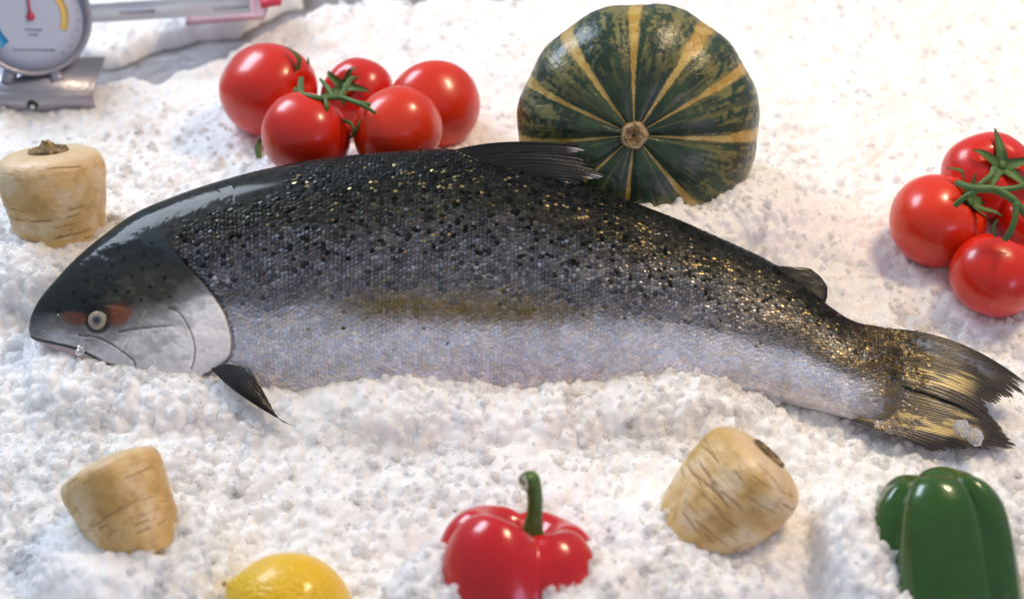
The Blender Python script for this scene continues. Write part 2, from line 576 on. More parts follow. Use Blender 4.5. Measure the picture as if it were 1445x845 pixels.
def fish_colour(px, py, w, head=True):
    """pigment of the salmon: w = 0 at the back .. 1 at the belly"""
    n1 = fbm(px / 40, py / 22, 0, 4, 11)
    n2 = fbm(px / 9, py / 9, 0, 3, 23)
    n3 = fbm(px / 120, py / 30, 0, 3, 31)
    # ----- flank
    back = np.array([0.016, 0.018, 0.017])
    mid = np.array([0.155, 0.158, 0.178])
    silver = np.array([0.64, 0.66, 0.73])
    belly = np.array([0.70, 0.65, 0.66])
    silver = silver * (1 + 0.16 * sstep(820, 950, px))[..., None]
    ww = w + 0.09 * (n1 - 0.5)
    shift = sstep(900, 1250, px) * 0.02
    c = np.ones(np.shape(px) + (3,)) * back
    c = mixc(c, (0.036, 0.035, 0.028), sstep(0.06, 0.22, ww))
    c = mixc(c, mid, sstep(0.15, 0.46, ww + shift))
    c = c * (1 - sstep(0.50, 0.72, ww + shift))[..., None] + silver * sstep(0.50, 0.72, ww + shift)[..., None]
    c = mixc(c, belly, sstep(0.74, 0.97, ww))
    # golden olive cloud on the lateral line
    g = np.exp(-((py - (436 + (px - 640) * 0.012 + 6 * (n3 - 0.5))) / (19 + 8 * n3)) ** 2) * sstep(430, 560, px) * (1 - sstep(740, 860, px))
    c = mixc(c, (0.185, 0.145, 0.070), np.clip(0.95 * g * (0.6 + 0.8 * n2), 0, 1))
    g = sstep(0.20, 0.40, ww) * (1 - sstep(0.42, 0.60, ww)) * sstep(980, 1150, px)
    c = mixc(c, (0.16, 0.125, 0.055), 0.7 * g * (0.4 + 0.9 * n2))
    # black spots on the back
    gx, gy = px / 15.0, py / 12.0
    ci, cj = np.floor(gx), np.floor(gy)
    best = np.full(np.shape(px), 9.0)
    for a in (-1, 0, 1):
        for b in (-1, 0, 1):
            i, j = (ci + a).astype(np.int64), (cj + b).astype(np.int64)
            ox, oy = _hash(i, j, 0, 77), _hash(i, j, 1, 77)
            rr = 0.16 + 0.20 * _hash(i, j, 2, 77)
            on = _hash(i, j, 3, 77) < 0.75
            dd = np.hypot((gx - (ci + a) - ox), (gy - (cj + b) - oy)) / rr
            best = np.where(on, np.minimum(best, dd), best)
    sp = (1 - sstep(0.7, 1.15, best)) * (1 - sstep(0.34, 0.55, w + 0.1 * (n1 - .5)))
    c = mixc(c, (0.004, 0.005, 0.004), 0.95 * sp)
    sp2 = (1 - sstep(0.5, 1.0, best * 1.4)) * sstep(0.25, 0.4, w) * (1 - sstep(0.5, 0.75, w)) * (n3 > 0.5)
    c = mixc(c, (0.05, 0.05, 0.055), 0.12 * sp2)
    # lateral line
    ll = np.exp(-(((py) - np.interp(px, [300, 430, 620, 850, 1000, 1150, 1290], [410, 428, 436, 440, 458, 492, 535])) / 1.6) ** 2) * (px > 330)
    c = mixc(c, (0.10, 0.085, 0.05), 0.35 * ll)
    te = sstep(1185, 1265, px)
    c = mixc(c, (0.06, 0.05, 0.035), 0.9 * te)
    c = mixc(c, (0.17, 0.13, 0.06), 0.8 * te * sstep(0.45, 0.6, fbm(px / 14 - py / 40, py / 5 + px / 40, 0, 3, 64)))
    if not head:
        return c
    # ----- head
    top = np.array([0.010, 0.016, 0.017])
    h = np.ones(np.shape(px) + (3,)) * top
    streak = fbm(px / 28 + py / 60, py / 7 - px / 30, 0, 4, 41)
    h = mixc(h, (0.036, 0.037, 0.030), sstep(120, 215, px + 30 * (n1 - .5)) * sstep(350, 400, py) * (0.55 + 0.7 * streak))
    h = mixc(h, (0.065, 0.062, 0.048), 0.8 * sstep(0.50, 0.68, fbm(px / 16 + py / 40, py / 9 - px / 40, 0, 4, 43)) * sstep(95, 190, px) * sstep(378, 405, py))
    h = mixc(h, (0.03, 0.045, 0.06), 0.6 * sstep(0.5, 0.7, fbm(px / 30, py / 18, 0, 4, 44)) * (1 - sstep(340, 390, py)))
    line = np.interp(px, [40, 60, 78, 95, 125, 160, 185, 205, 235, 262, 290, 330], [474, 470, 466, 470, 478, 474, 458, 450, 442, 424, 408, 408])
    e = py - line + 16 * (streak - 0.5) + 8 * (n2 - .5)
    h = mixc(h, (0.20, 0.205, 0.21), sstep(-34, 2, e) * 0.8)
    h = mixc(h, (0.58, 0.60, 0.62), sstep(-6, 22, e))
    h = mixc(h, (0.86, 0.87, 0.88), sstep(6, 36, e) * sstep(190, 280, px) * 0.9)
    # greyer blotches, streaks and pink below
    h = mixc(h, (0.20, 0.21, 0.23), 0.42 * sstep(0.50, 0.72, fbm(px / 22, py / 12, 3, 4, 52)) * (px < 290) * sstep(0, 20, e))
    h = mixc(h, (0.60, 0.40, 0.36), 0.45 * sstep(505, 530, py) * sstep(0.4, 0.7, n1))
    d, s = polydist(px, py, MOUTH)
    jaw = (s > 0) & (px < 200)
    h = mixc(h, (0.46, 0.33, 0.33), np.where(jaw, sstep(1, 6, d) * 0.9, 0))
    ray_ = fbm(np.arctan2(py - 440, px - 205) * 14, np.hypot(px - 205, py - 440) / 30, 0, 4, 55)
    fine = fbm(px / 3, py / 3, 0, 3, 57)
    k_ = (0.86 + 0.42 * ray_) * (0.86 + 0.28 * fine)
    h = h * np.where(e > -10, k_, 1.0)[..., None]
    # red cheek patches either side of the eye
    r1 = np.hypot((px - 106) / 23, (py - 449 - (px - 106) * 0.10) / 10.5) + 0.35 * (n2 - .5)
    h = mixc(h, (0.13, 0.050, 0.032), 0.85 * (1 - sstep(0.55, 1.15, r1)) * (0.6 + 0.6 * n2))
    r2 = np.hypot((px - 165) / 25, (py - 444 + (px - 165) * 0.10) / (17.5)) + 0.3 * (n2 - .5)
    h = mixc(h, (0.18, 0.060, 0.030), 0.9 * (1 - sstep(0.6, 1.12, r2)) * (0.6 + 0.6 * n2))
    r = np.hypot(px - EYE[0], py - EYE[1])
    h = mixc(h, (0.03, 0.03, 0.028), 0.85 * (1 - sstep(14, 20, r)))
    # lines
    for ln, wd, k in ((GILL, 2.4, 0.95), (MAXIL, 1.1, 0.85), (PREOP, 1.0, 0.8), (CHEEK, 1.6, 0.7), (MOUTH, 2.2, 0.97)):
        d, s = polydist(px, py, ln)
        f = 1.0
        if ln is CHEEK:
            f = 1 - sstep(225, 250, px)
        h = mixc(h, (0.012, 0.011, 0.012), k * np.exp(-(d / wd) ** 2) * f)
    br, _ = polydist(px, py, curve2([(204, 440), (200, 452), (197, 464)], 12))
    h = mixc(h, (0.34, 0.33, 0.24), 0.6 * np.exp(-(br / 1.6) ** 2))
    for (sx, sy, sr) in SPOTS:
        rr = np.hypot(px - sx, py - sy) / sr + 0.3 * (n2 - 0.5)
        h = mixc(h, (0.004, 0.005, 0.005), 0.9 * (1 - sstep(0.6, 1.05, rr)))
    d, s = polydist(px, py, GILL)
    # head mask: in front of the gill edge
    crown = np.interp(py, [230, 300, 340], [215, 225, 240])
    front = np.where(py < 340, px < crown + 10 * (n1 - .5) * 4, s > 0)
    front = front & (px < 335)
    soft = np.where(py < 345, 1 - sstep(-18, 18, px - crown + 30 * (n1 - .5)), front.astype(float))
    return mixc(c, h, soft)


def build_salmon():
    org = at(640, 560, 0.012)
    t = thing('salmon', 'whole silver salmon with dark spotted back lying across the crushed ice', 'fish', org)
    nu, nf, nb = 760, 230, 40
    s = np.concatenate([np.linspace(0, 0.6, 40, endpoint=False), np.linspace(0.6, 9, 400, endpoint=False), np.linspace(9, len(ST) - 1, nu - 440)])
    C, A, Nn, b = frame_at(s)
    ph = np.concatenate([np.linspace(0, np.pi, nf, endpoint=False), np.linspace(np.pi, 2 * np.pi, nb, endpoint=False)])
    cs, sn = np.cos(ph), np.sin(ph)
    prof = np.sign(sn) * np.abs(sn) ** 0.86
    # belly side a little fuller
    P = C[:, None] + A[:, None] * cs[None, :, None] + Nn[:, None] * (b[:, None] * prof[None, :] * (1 + 0.10 * (-cs[None, :])))[..., None]
    px, py = proj(P)
    dsp = head_disp(px, py) * np.clip(sn, 0, 1)[None, :] ** 0.5
    P = P + Nn[:, None] * dsp[..., None]
    w = np.broadcast_to(np.where(ph <= np.pi, ph / np.pi, 2 - ph / np.pi), px.shape)
    wt = (py - np.interp(px, ST[:, 0], ST[:, 1])) / np.maximum(np.interp(px, ST[:, 2], ST[:, 3]) - np.interp(px, ST[:, 0], ST[:, 1]), 5)
    wt = np.where((ph <= np.pi)[None, :], np.clip(wt, 0, 1), w)
    col = fish_colour(px, py, wt)
    V = P.reshape(-1, 3)
    F = grid_faces(nu, len(ph), cv=True)[:, ::-1]
    body = child('body', V, F, M['skin'], t, col.reshape(-1, 3))
    tree = bvh_of('salmon', [body])

    # ---- eye
    E = tree.ray_cast(Vector(CAM), Vector(ray(*EYE)))
    ec, en = np.array(E[0]), np.array([0, -math.sin(math.radians(38)), math.cos(math.radians(38))])
    R = 13.6 * np.linalg.norm(ec - CAM) / FPX
    a1 = np.array([1.0, 0, 0]); a2 = np.cross(en, a1)
    ng, ns = 40, 48
    rr = np.linspace(0, 1, ng)
    th = np.linspace(0, 2 * np.pi, ns, endpoint=False)
    rim = 1 + 0.03 * np.sin(3 * th)
    Pe = ec + (a1 * np.cos(th)[None, :, None] + a2 * np.sin(th)[None, :, None]) * (rr[:, None, None] * R * rim[None, :, None]) + en * (0.0016 * (1 - rr ** 2) - 0.0016 * sstep(.9, 1, rr) + 0.0006)[:, None, None]
    ce = np.ones((ng, ns, 3)) * np.array([0.30, 0.26, 0.20])
    nz = fbm(np.cos(th)[None] * 3 + rr[:, None] * 2, np.sin(th)[None] * 3, rr[:, None] * 9, 3, 3)
    ce = ce * (0.7 + 0.6 * nz)[..., None]
    ce = mixc(ce, (0.12, 0.13, 0.14), (1 - sstep(0.46, 0.56, rr))[:, None] * np.ones((1, ns)))
    ce = mixc(ce, (0.018, 0.022, 0.028), (1 - sstep(0.20, 0.42, rr))[:, None] * np.ones((1, ns)))
    ce = mixc(ce, (0.16, 0.13, 0.11), sstep(0.9, 1.0, rr)[:, None] * np.ones((1, ns)))
    child('eye', Pe.reshape(-1, 3), grid_faces(ng, ns, cv=True)[:, ::-1] if False else grid_faces(ng, ns, cv=True), M['eye'], t, ce.reshape(-1, 3))

    # ---- fins
    def fin(name, root, tip, plane_px, z, tilt, nray, colf, bulge=0.0, ragged=0.1, thick=0.0005, ridge=0.0004, mid=None, seedv=0, sub=5, nl=46, curl=0.0):
        T = math.radians(tilt)
        nrm = np.array([0, -math.sin(T), math.cos(T)])
        O = at(*plane_px, z)
        k = nray * sub
        u = np.linspace(0, 1, k)
        r0 = spline(root, u * (len(root) - 1))
        r1 = spline(tip, u * (len(tip) - 1))
        rnd = random.Random(seedv)
        rl = np.array([1 - ragged * rnd.random() ** 2 for _ in range(nray + 1)])
        ln = np.interp(u * nray, np.arange(nray + 1), rl)
        phr = (u * nray) % 1.0
        comb = np.where(np.abs(phr - 0.5) < 0.30, 0, 1) * 0.35 * ragged
        ln = ln - comb
        v = np.linspace(0, 1, nl)
        vv = v[None, :] * np.where(v[None, :] > 0.55, 1 - (1 - ln[:, None]) * ((v[None, :] - 0.55) / 0.45), 1)
        pts = r0[:, None] * (1 - vv[..., None]) + r1[:, None] * vv[..., None]
        if mid is not None:
            rm = spline(mid, u * (len(mid) - 1))[:, None]
            w_ = vv[..., None]
            pts = r0[:, None] * (1 - w_) ** 2 + 2 * w_ * (1 - w_) * rm + r1[:, None] * w_ ** 2
        P = np.array([[on_plane(a[0], a[1], O, nrm) for a in row] for row in pts])
        ridgev = np.cos(phr * 2 * np.pi)
        hgt = -ridge * ridgev[:, None] * np.ones_like(vv) + bulge * np.sin(np.pi * vv) + curl * vv ** 2
        hgt = hgt + 0.0009 * (fbm(u[:, None] * 7, vv * 2.5, 0, 3, seedv) - 0.5) * 2 * vv
        P = P + nrm * hgt[..., None]
        c = colf(pts[..., 0], pts[..., 1], u[:, None] * np.ones_like(vv), vv, ridgev[:, None] * np.ones_like(vv))
        V, F = slab(P, thick, nrm)
        return child(name, V, F, M['fin'], t, np.concatenate([c.reshape(-1, 3)] * 2))

    def col_tail(px, py, u, v, rg):
        n = fbm(u * 16 + 7, v * 3.6, 0, 4, 61)
        n2 = fbm(px / 60, py / 40, 0, 3, 62)
        c = np.ones(px.shape + (3,)) * np.array([0.060, 0.050, 0.038])
        gold = sstep(0.38, 0.55, n + 0.12 * (n2 - .5)) * sstep(0.30, 0.42, u) * (1 - sstep(0.86, 0.97, u)) * (1 - sstep(0.62, 0.85, v))
        c = mixc(c, (0.55, 0.42, 0.17), 0.9 * gold)
        blue = sstep(0.30, 0.5, n) * sstep(0.12, 0.18, u) * (1 - sstep(0.34, 0.46, u)) * (1 - sstep(0.62, 0.85, v))
        c = mixc(c, (0.17, 0.21, 0.30), 0.9 * blue)
        gx, gy = px / 12, py / 8
        cell = np.hypot(gx % 1 - .5, (gy + 0.5 * (np.floor(gx) % 2)) % 1 - .5)
        sp = (cell < 0.30) * sstep(0.10, 0.14, u) * (1 - sstep(0.38, 0.44, u)) * (1 - sstep(0.6, 0.7, v)) * (n2 > 0.30)
        c = mixc(c, (0.008, 0.009, 0.012), 0.85 * sp)
        c = mixc(c, (0.045, 0.034, 0.026), 0.85 * sstep(0.55, 0.85, v))
        c = mixc(c, (0.012, 0.012, 0.013), 0.95 * (1 - sstep(0.07, 0.14, u)) + 0.8 * sstep(0.955, 0.985, u))
        c = mixc(c, (0.03, 0.026, 0.022), 0.85 * sstep(0.52, 0.66, fbm(u * 9 + 3, v * 5, 2, 4, 66)))
        return mixc(c, (0.015, 0.013, 0.011), 0.28 * sstep(0.1, 1.0, rg))

    zt = 0.0285
    cf1 = fin('caudal_fin', [(1222, 464), (1246, 485), (1256, 510), (1252, 540)], [(1462, 552), (1445, 562), (1412, 566), (1388, 594)], (1290, 535), zt, 13, 24, col_tail,
        mid=[(1345, 462), (1362, 500), (1352, 526), (1338, 564)], ragged=0.13, ridge=0.00018, seedv=5, bulge=0.0035, thick=0.0006)
    cf2 = fin('caudal_fin', [(1254, 518), (1242, 556), (1226, 582), (1200, 592)], [(1402, 590), (1426, 618), (1432, 634), (1318, 637)], (1290, 535), zt - 0.002, 13, 24,
        lambda px, py, u, v, rg: col_tail(px, py, 0.38 + 0.6 * u, v, rg), mid=[(1350, 542), (1348, 584), (1330, 608), (1268, 622)], ragged=0.13, ridge=0.00018, seedv=6, bulge=0.004, thick=0.0006)

    tail_fins = [cf1, cf2]

    def col_dark(px, py, u, v, rg):
        n = fbm(px / 24, py / 4, 0, 4, 71)
        c = np.ones(px.shape + (3,)) * np.array([0.011, 0.011, 0.011])
        c = mixc(c, (0.035, 0.032, 0.03), 0.7 * sstep(0.5, 0.75, n) * sstep(0.3, 0.9, v))
        c = mixc(c, (0.60, 0.60, 0.60), sstep(0.84, 0.98, v) * sstep(0.34, 0.45, u) * (1 - sstep(0.66, 0.8, u)) * sstep(0.3, 0.55, n + 0.1))
        return mixc(c, (0.006, 0.006, 0.006), 0.5 * sstep(0, 1, rg))

    # dorsal fin folded back along the body, in two overlapping lobes
    top = frame_at(np.array([13.0]))
    zt2 = (top[0][0] + top[1][0] * 0.80 + top[2][0] * 0.028)[2]
    fin('dorsal_fin', [(640, 212), (662, 222), (690, 234)], [(812, 203), (826, 212), (816, 221)], (720, 228), zt2, 36, 8, col_dark,
        mid=[(700, 196), (730, 202), (755, 222)], ragged=0.10, ridge=0.0002, seedv=9, bulge=0.002, thick=0.0007)
    fin('dorsal_fin', [(662, 222), (700, 240), (745, 254), (790, 262)], [(828, 224), (852, 247), (842, 255), (806, 266)], (720, 228), zt2 + 0.0015, 36, 10, col_dark,
        mid=[(735, 212), (760, 228), (775, 240), (798, 258)], ragged=0.16, ridge=0.0002, seedv=12, bulge=0.003, thick=0.0007)

    def col_adip(px, py, u, v, rg):
        n = fbm(px / 10, py / 8, 0, 4, 81)
        c = np.ones(px.shape + (3,)) * np.array([0.045, 0.040, 0.026])
        c = mixc(c, (0.10, 0.085, 0.045), sstep(0.4, 0.7, n))
        return mixc(c, (0.012, 0.012, 0.010), 0.9 * sstep(0.72, 0.95, v) + 0.6 * (1 - sstep(0, .2, v)))

    a_ = frame_at(np.array([19.0]))
    za = (a_[0][0] + a_[1][0] * 0.9)[2]
    fin('adipose_fin', [(1092, 376), (1105, 390), (1125, 404), (1142, 418)], [(1118, 377), (1146, 381), (1167, 405), (1163, 429), (1146, 428)], (1125, 402), za + 0.010, 36, 7, col_adip,
        ragged=0.02, ridge=0.0001, seedv=15, bulge=0.002, thick=0.0022)

    def col_pec(px, py, u, v, rg):
        n = fbm(px / 8, py / 8, 0, 4, 91)
        c = np.ones(px.shape + (3,)) * np.array([0.012, 0.012, 0.014])
        c = mixc(c, (0.085, 0.055, 0.030), 0.9 * sstep(0.35, 0.7, u) * sstep(0.3, 0.6, n) * sstep(0.2, .5, v))
        return mixc(c, (0.006, 0.006, 0.006), 0.5 * sstep(0, 1, rg))

    hit = tree.ray_cast(Vector(CAM), Vector(ray(318, 522)))
    zp = hit[0][2] if hit[0] is not None else 0.03
    fin('pectoral_fin', [(298, 520), (320, 514), (352, 520)], [(416, 602), (396, 592), (376, 560)], (318, 524), zp + 0.006, 22, 8, col_pec,
        mid=[(334, 565), (352, 560), (368, 545)], ragged=0.08, ridge=0.0004, seedv=18, bulge=0.004, thick=0.0012)
    # ---- scales: overlapping rounded plates in staggered rows
    sf = np.linspace(0, len(ST) - 1, 1500)
    Cf, Af, Nf, bf = frame_at(sf)
    arc = np.concatenate([[0], np.cumsum(np.linalg.norm(np.diff(Cf, axis=0), axis=1))])
    pos = [0.05]
    while pos[-1] < arc[-1] - 0.004:
        x = pos[-1] / arc[-1]
        pos.append(pos[-1] + np.interp(x, [0, 0.25, 0.6, 1.0], [0.0024, 0.0030, 0.0028, 0.0021]) * 0.92)
    phs = np.linspace(0, np.pi, 400)
    pcs, psn = np.cos(phs), np.sin(phs) ** 0.86
    Pc, Tn, Nr, Bn, Sz = [], [], [], [], []
    for k, a in enumerate(pos):
        si = np.interp(a, arc, sf)
        x = a / arc[-1]
        h = np.interp(x, [0, 0.25, 0.6, 1.0], [0.0023, 0.0029, 0.0027, 0.0020])
        C2, A2, N2, b2 = frame_at(np.array([si - 0.04, si + 0.04]))
        ring = C2[:, None] + A2[:, None] * pcs[None, :, None] + N2[:, None] * (b2[:, None] * psn[None] * (1 - 0.10 * pcs[None]))[..., None]
        R = ring.mean(0)
        T_ = ring[1] - ring[0]
        d = np.concatenate([[0], np.cumsum(np.linalg.norm(np.diff(R, axis=0), axis=1))])
        mid = np.interp(np.pi * 0.52, phs, d)
        j = np.arange(int(-mid / h) + 1, int((d[-1] - mid) / h))
        y = mid + (j + (0.5 if k % 2 else 0)) * h + RNG.normal(0, h * 0.17, len(j))
        for yy in y:
            if yy < 0.002 or yy > d[-1] - 0.002:
                continue
            q = np.array([np.interp(yy, d, R[:, z]) for z in range(3)])
            tt = np.array([np.interp(yy, d, T_[:, z]) for z in range(3)])
            q2 = np.array([np.interp(yy + 0.001, d, R[:, z]) for z in range(3)])
            bb = q2 - q
            tt /= np.linalg.norm(tt)
            bb -= tt * (bb @ tt)
            bb /= np.linalg.norm(bb)
            nn = np.cross(bb, tt)
            if nn @ N2[0] < 0:
                nn = -nn
            Pc.append(q); Tn.append(tt); Bn.append(bb); Nr.append(nn); Sz.append(h)
    Pc, Tn, Bn, Nr, Sz = map(np.array, (Pc, Tn, Bn, Nr, Sz))
    px, py = proj(Pc)
    d, sg = polydist(px, py, GILL)
    n1 = fbm(px / 40, py / 22, 0, 4, 11)
    crown = np.interp(py, [230, 300, 345], [300, 262, 245])
    keep = np.where(py < 345, px > crown + 26 * (n1 - .5), (sg < 0) & (d > 2.5)) & (px > 220)
    keep &= ~((sg > 0) & (px < 335) & (py > 340))
    slime = (1 - sstep(0.06, 0.15, (py - np.interp(px, ST[:, 0], ST[:, 1])) / 350)) * (1 - sstep(360, 470, px))
    keep &= RNG.random(len(px)) > slime * 1.4
    tailm = 1 - sstep(1262, 1290, px)
    keep &= RNG.random(len(px)) < tailm + 0.02
    Pc, Tn, Bn, Nr, Sz, px, py = [q[keep] for q in (Pc, Tn, Bn, Nr, Sz, px, py)]
    # same relief as the skin below
    Pc = Pc + Nr * (head_disp(px, py))[:, None]
    # the last scales run out over the root of the tail fin
    ftree = bvh_of('tail', tail_fins)
    ex = []
    for _ in range(1500):
        x = 1235 + 95 * RNG.random() ** 1.3
        y = RNG.uniform(462, 612)
        if RNG.random() < sstep(1262, 1330, x + 18 * abs(y - 530) / 60):
            continue
        h = ftree.ray_cast(Vector(CAM), Vector(ray(x, y)))
        hb = tree.ray_cast(Vector(CAM), Vector(ray(x, y)))
        if h[0] is None or (hb[0] is not None and hb[3] < h[3]):
            continue
        ex.append((np.array(h[0]), x, y))
    if ex:
        q = np.array([e_[0] for e_ in ex])
        nn = np.tile(np.array([0, -math.sin(math.radians(13)), math.cos(math.radians(13))]), (len(ex), 1))
        tt = np.tile(np.array([0.93, -0.36, 0.0]), (len(ex), 1))
        tt -= nn * (tt * nn).sum(1)[:, None]
        tt /= np.linalg.norm(tt, axis=1)[:, None]
        Pc = np.concatenate([Pc, q]); Nr = np.concatenate([Nr, nn]); Tn = np.concatenate([Tn, tt]); Bn = np.concatenate([Bn, np.cross(nn, tt)])
        Sz = np.concatenate([Sz, np.full(len(ex), 0.0016)]); px = np.concatenate([px, [e_[1] for e_ in ex]]); py = np.concatenate([py, [e_[2] for e_ in ex]])
    n = len(Pc)
    lf1 = fbm(px / 45, py / 26, 0, 3, 301) - 0.5
    lf2 = fbm(px / 45, py / 26, 5, 3, 302) - 0.5
    ax, ay = RNG.normal(0, 0.075, n) + 0.30 * lf1, RNG.normal(0, 0.075, n) + 0.30 * lf2
    Sz = Sz * RNG.uniform(0.92, 1.12, n)
    Ti = Tn + Nr * (0.10 + ax)[:, None]
    Bi = Bn + Nr * ay[:, None]
    Ti /= np.linalg.norm(Ti, axis=1)[:, None]
    Bi /= np.linalg.norm(Bi, axis=1)[:, None]
    th = np.linspace(0, 2 * np.pi, 10, endpoint=False)
    ring1 = np.stack([np.cos(th) * 0.52, np.sin(th) * 0.46, np.full(10, 0.032)], 1)
    ring2 = np.stack([np.cos(th) * 0.88, np.sin(th) * 0.68, np.full(10, -0.02)], 1)
    tpl = np.concatenate([[[0, 0, 0.045]], ring1, ring2])
    V = (Pc[:, None] + Nr[:, None] * 0.00022 + Ti[:, None] * tpl[None, :, 0:1] * Sz[:, None, None] + Bi[:, None] * tpl[None, :, 1:2] * Sz[:, None, None] + Nr[:, None] * tpl[None, :, 2:3] * Sz[:, None, None])
    m = len(tpl)
    f3 = []
    for i in range(10):
        j = (i + 1) % 10
        f3 += [[0, 1 + i, 1 + j], [1 + i, 11 + i, 11 + j], [1 + i, 11 + j, 1 + j]]
    f3 = np.array(f3)
    # orientation
    F = (f3[None] + (np.arange(n) * m)[:, None, None]).reshape(-1, 3)
    wt = (py - np.interp(px, ST[:, 0], ST[:, 1])) / np.maximum(np.interp(px, ST[:, 2], ST[:, 3]) - np.interp(px, ST[:, 0], ST[:, 1]), 5)
    c = fish_colour(px, py, np.clip(wt, 0, 1), head=False)
    dk = 1 - sstep(0.40, 0.62, wt)
    br = np.exp(RNG.normal(0, 1, n) * (0.07 + 0.15 * dk) - 0.10 * dk + (0.5 + 0.6 * dk) * (fbm(px / 14, py / 14, 0, 3, 19) - 0.5))
    darkmore = sstep(0.10, 0.3, wt) * (1 - sstep(0.42, 0.56, wt))
    br *= np.where(RNG.random(n) < 0.06 * darkmore, 0.6, 1.0)
    br *= np.where(RNG.random(n) < 0.12 * darkmore, 1.5, 1.0)
    hue = RNG.normal(0, 0.07, n)
    c = c * br[:, None] * np.stack([1 - hue * 0.6, np.ones(n), 1 + hue], 1)
    vc = np.repeat(c[:, None], m, 1)
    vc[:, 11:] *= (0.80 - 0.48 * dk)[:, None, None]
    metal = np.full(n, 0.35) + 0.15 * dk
    glint_patch = np.zeros(n)  # lamp glints put into the scale colour: where the gold sparkle sits
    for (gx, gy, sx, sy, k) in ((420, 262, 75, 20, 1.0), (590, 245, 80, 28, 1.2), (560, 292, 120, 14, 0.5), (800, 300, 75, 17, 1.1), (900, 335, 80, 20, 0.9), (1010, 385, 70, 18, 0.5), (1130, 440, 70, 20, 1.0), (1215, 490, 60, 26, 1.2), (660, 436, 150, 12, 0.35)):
        glint_patch = np.maximum(glint_patch, k * np.exp(-((px - gx) / sx) ** 2 - ((py - gy - (px - gx) * (0.40 if gx > 700 else 0.0)) / sy) ** 2))
    gold_glint = RNG.random(n) < (0.008 + 0.26 * glint_patch * (1 - 0.5 * sstep(950, 1100, px)) * sstep(0.35, 0.6, fbm(px / 16, py / 11, 0, 3, 305) + 0.05)) * (1 - sstep(0.6, 0.75, wt)) * (1 - 0.8 * sstep(1250, 1275, px))
    g0 = np.array([0.34, 0.27, 0.13]) * RNG.uniform(0.35, 1.2, (gold_glint.sum(), 1))
    vc[gold_glint, 0:1] = g0[:, None]
    vc[gold_glint, 1:6] = g0[:, None] * 0.8
    metal[gold_glint] = 0.85
    blue_ = (RNG.random(n) < 0.14 * sstep(0.16, 0.36, wt) * (1 - sstep(0.5, 0.6, wt))) & ~gold_glint
    b0 = np.array([0.19, 0.21, 0.255]) * RNG.uniform(0.4, 1.3, (blue_.sum(), 1))
    vc[blue_, 0:1] = b0[:, None]
    vc[blue_, 1:11] = b0[:, None] * 0.6
    metal[blue_] = 0.6
    rgh = np.where(RNG.random(n) < 0.30 + 0.5 * (fbm(px / 30, py / 20, 0, 3, 303) - 0.5), RNG.uniform(0.17, 0.28, n) + 0.12 * sstep(900, 1150, px), RNG.uniform(0.40, 0.6, n))
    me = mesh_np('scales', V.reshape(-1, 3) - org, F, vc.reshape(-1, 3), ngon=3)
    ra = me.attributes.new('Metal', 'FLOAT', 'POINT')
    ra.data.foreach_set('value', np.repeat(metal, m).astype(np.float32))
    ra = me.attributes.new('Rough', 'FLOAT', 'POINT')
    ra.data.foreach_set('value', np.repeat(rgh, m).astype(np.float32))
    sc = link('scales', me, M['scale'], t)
    sc['kind'] = 'stuff'

    return t, tree


salmon, fish_bvh = build_salmon()
# the ice hugs the fish along this line, and lies low under the tail
ICE_FRONT = [(60, 492), (92, 502), (130, 512), (165, 519), (200, 520), (240, 524), (285, 532)]
pin_line(fish_bvh, ICE_FRONT, 0.012)
pin_line(fish_bvh, [(350, 538), (400, 550), (450, 549), (500, 540), (530, 530), (580, 530), (630, 538), (700, 545), (760, 546), (820, 536), (880, 532), (940, 528), (985, 520), (1015, 530), (1040, 548), (1075, 562)], 0.013)
for px in range(1090, 1450, 12):
    for py in range(470, 650, 14):
        top_y = np.interp(px, [1090, 1200, 1300, 1445], [400, 470, 480, 560])
        if py > top_y - 10 and py < np.interp(px, [1090, 1200, 1260, 1400, 1445], [560, 590, 625, 640, 600]):
            z = np.interp(px, [1090, 1250, 1450], [0.012, 0.012, 0.011]) - 0.004
            pin(at(px, py, z), 0.012)


# ================================================================== TOMATOES
def basis(axis, hint=(0, 0, 1)):
    a = np.asarray(axis, float)
    a /= np.linalg.norm(a)
    h = np.asarray(hint, float)
    if abs(a @ h) > 0.98:
        h = np.array([0, 1.0, 0])
    x = np.cross(h, a)
    x /= np.linalg.norm(x)
    return x, np.cross(a, x), a


def cam_vec(r, u, t):
    """direction given as right, up, toward the camera"""
    return RGT * r + UPV * u - FWD * t


def tomato_mesh(c, R, axis, squash=0.92, seed=0):
    X, Y, Z = basis(axis)
    n, m = 56, 64
    p = np.linspace(0, np.pi, n)
    th = np.linspace(0, 2 * np.pi, m, endpoint=False)
    rad = np.sin(p)[:, None] * (1 + 0.018 * np.cos(5 * th + seed)[None] * np.sin(p)[:, None] + 0.03 * np.cos(2 * th + seed * 2)[None])
    z = np.cos(p)
    zz = squash * z - 0.22 * np.exp(-(p / 0.30) ** 2) + 0.04 * np.exp(-((p - np.pi) / 0.2) ** 2)
    zz = zz[:, None] - 0.03 * np.exp(-((p - 0.35) / 0.3) ** 2)[:, None] * (0.5 + 0.5 * np.cos(5 * th + seed))[None]
    P = c + R * (X * (rad * np.cos(th))[..., None] + Y * (rad * np.sin(th))[..., None] + Z * (zz * np.ones_like(rad))[..., None])
    return P.reshape(-1, 3), grid_faces(n, m, cv=True)


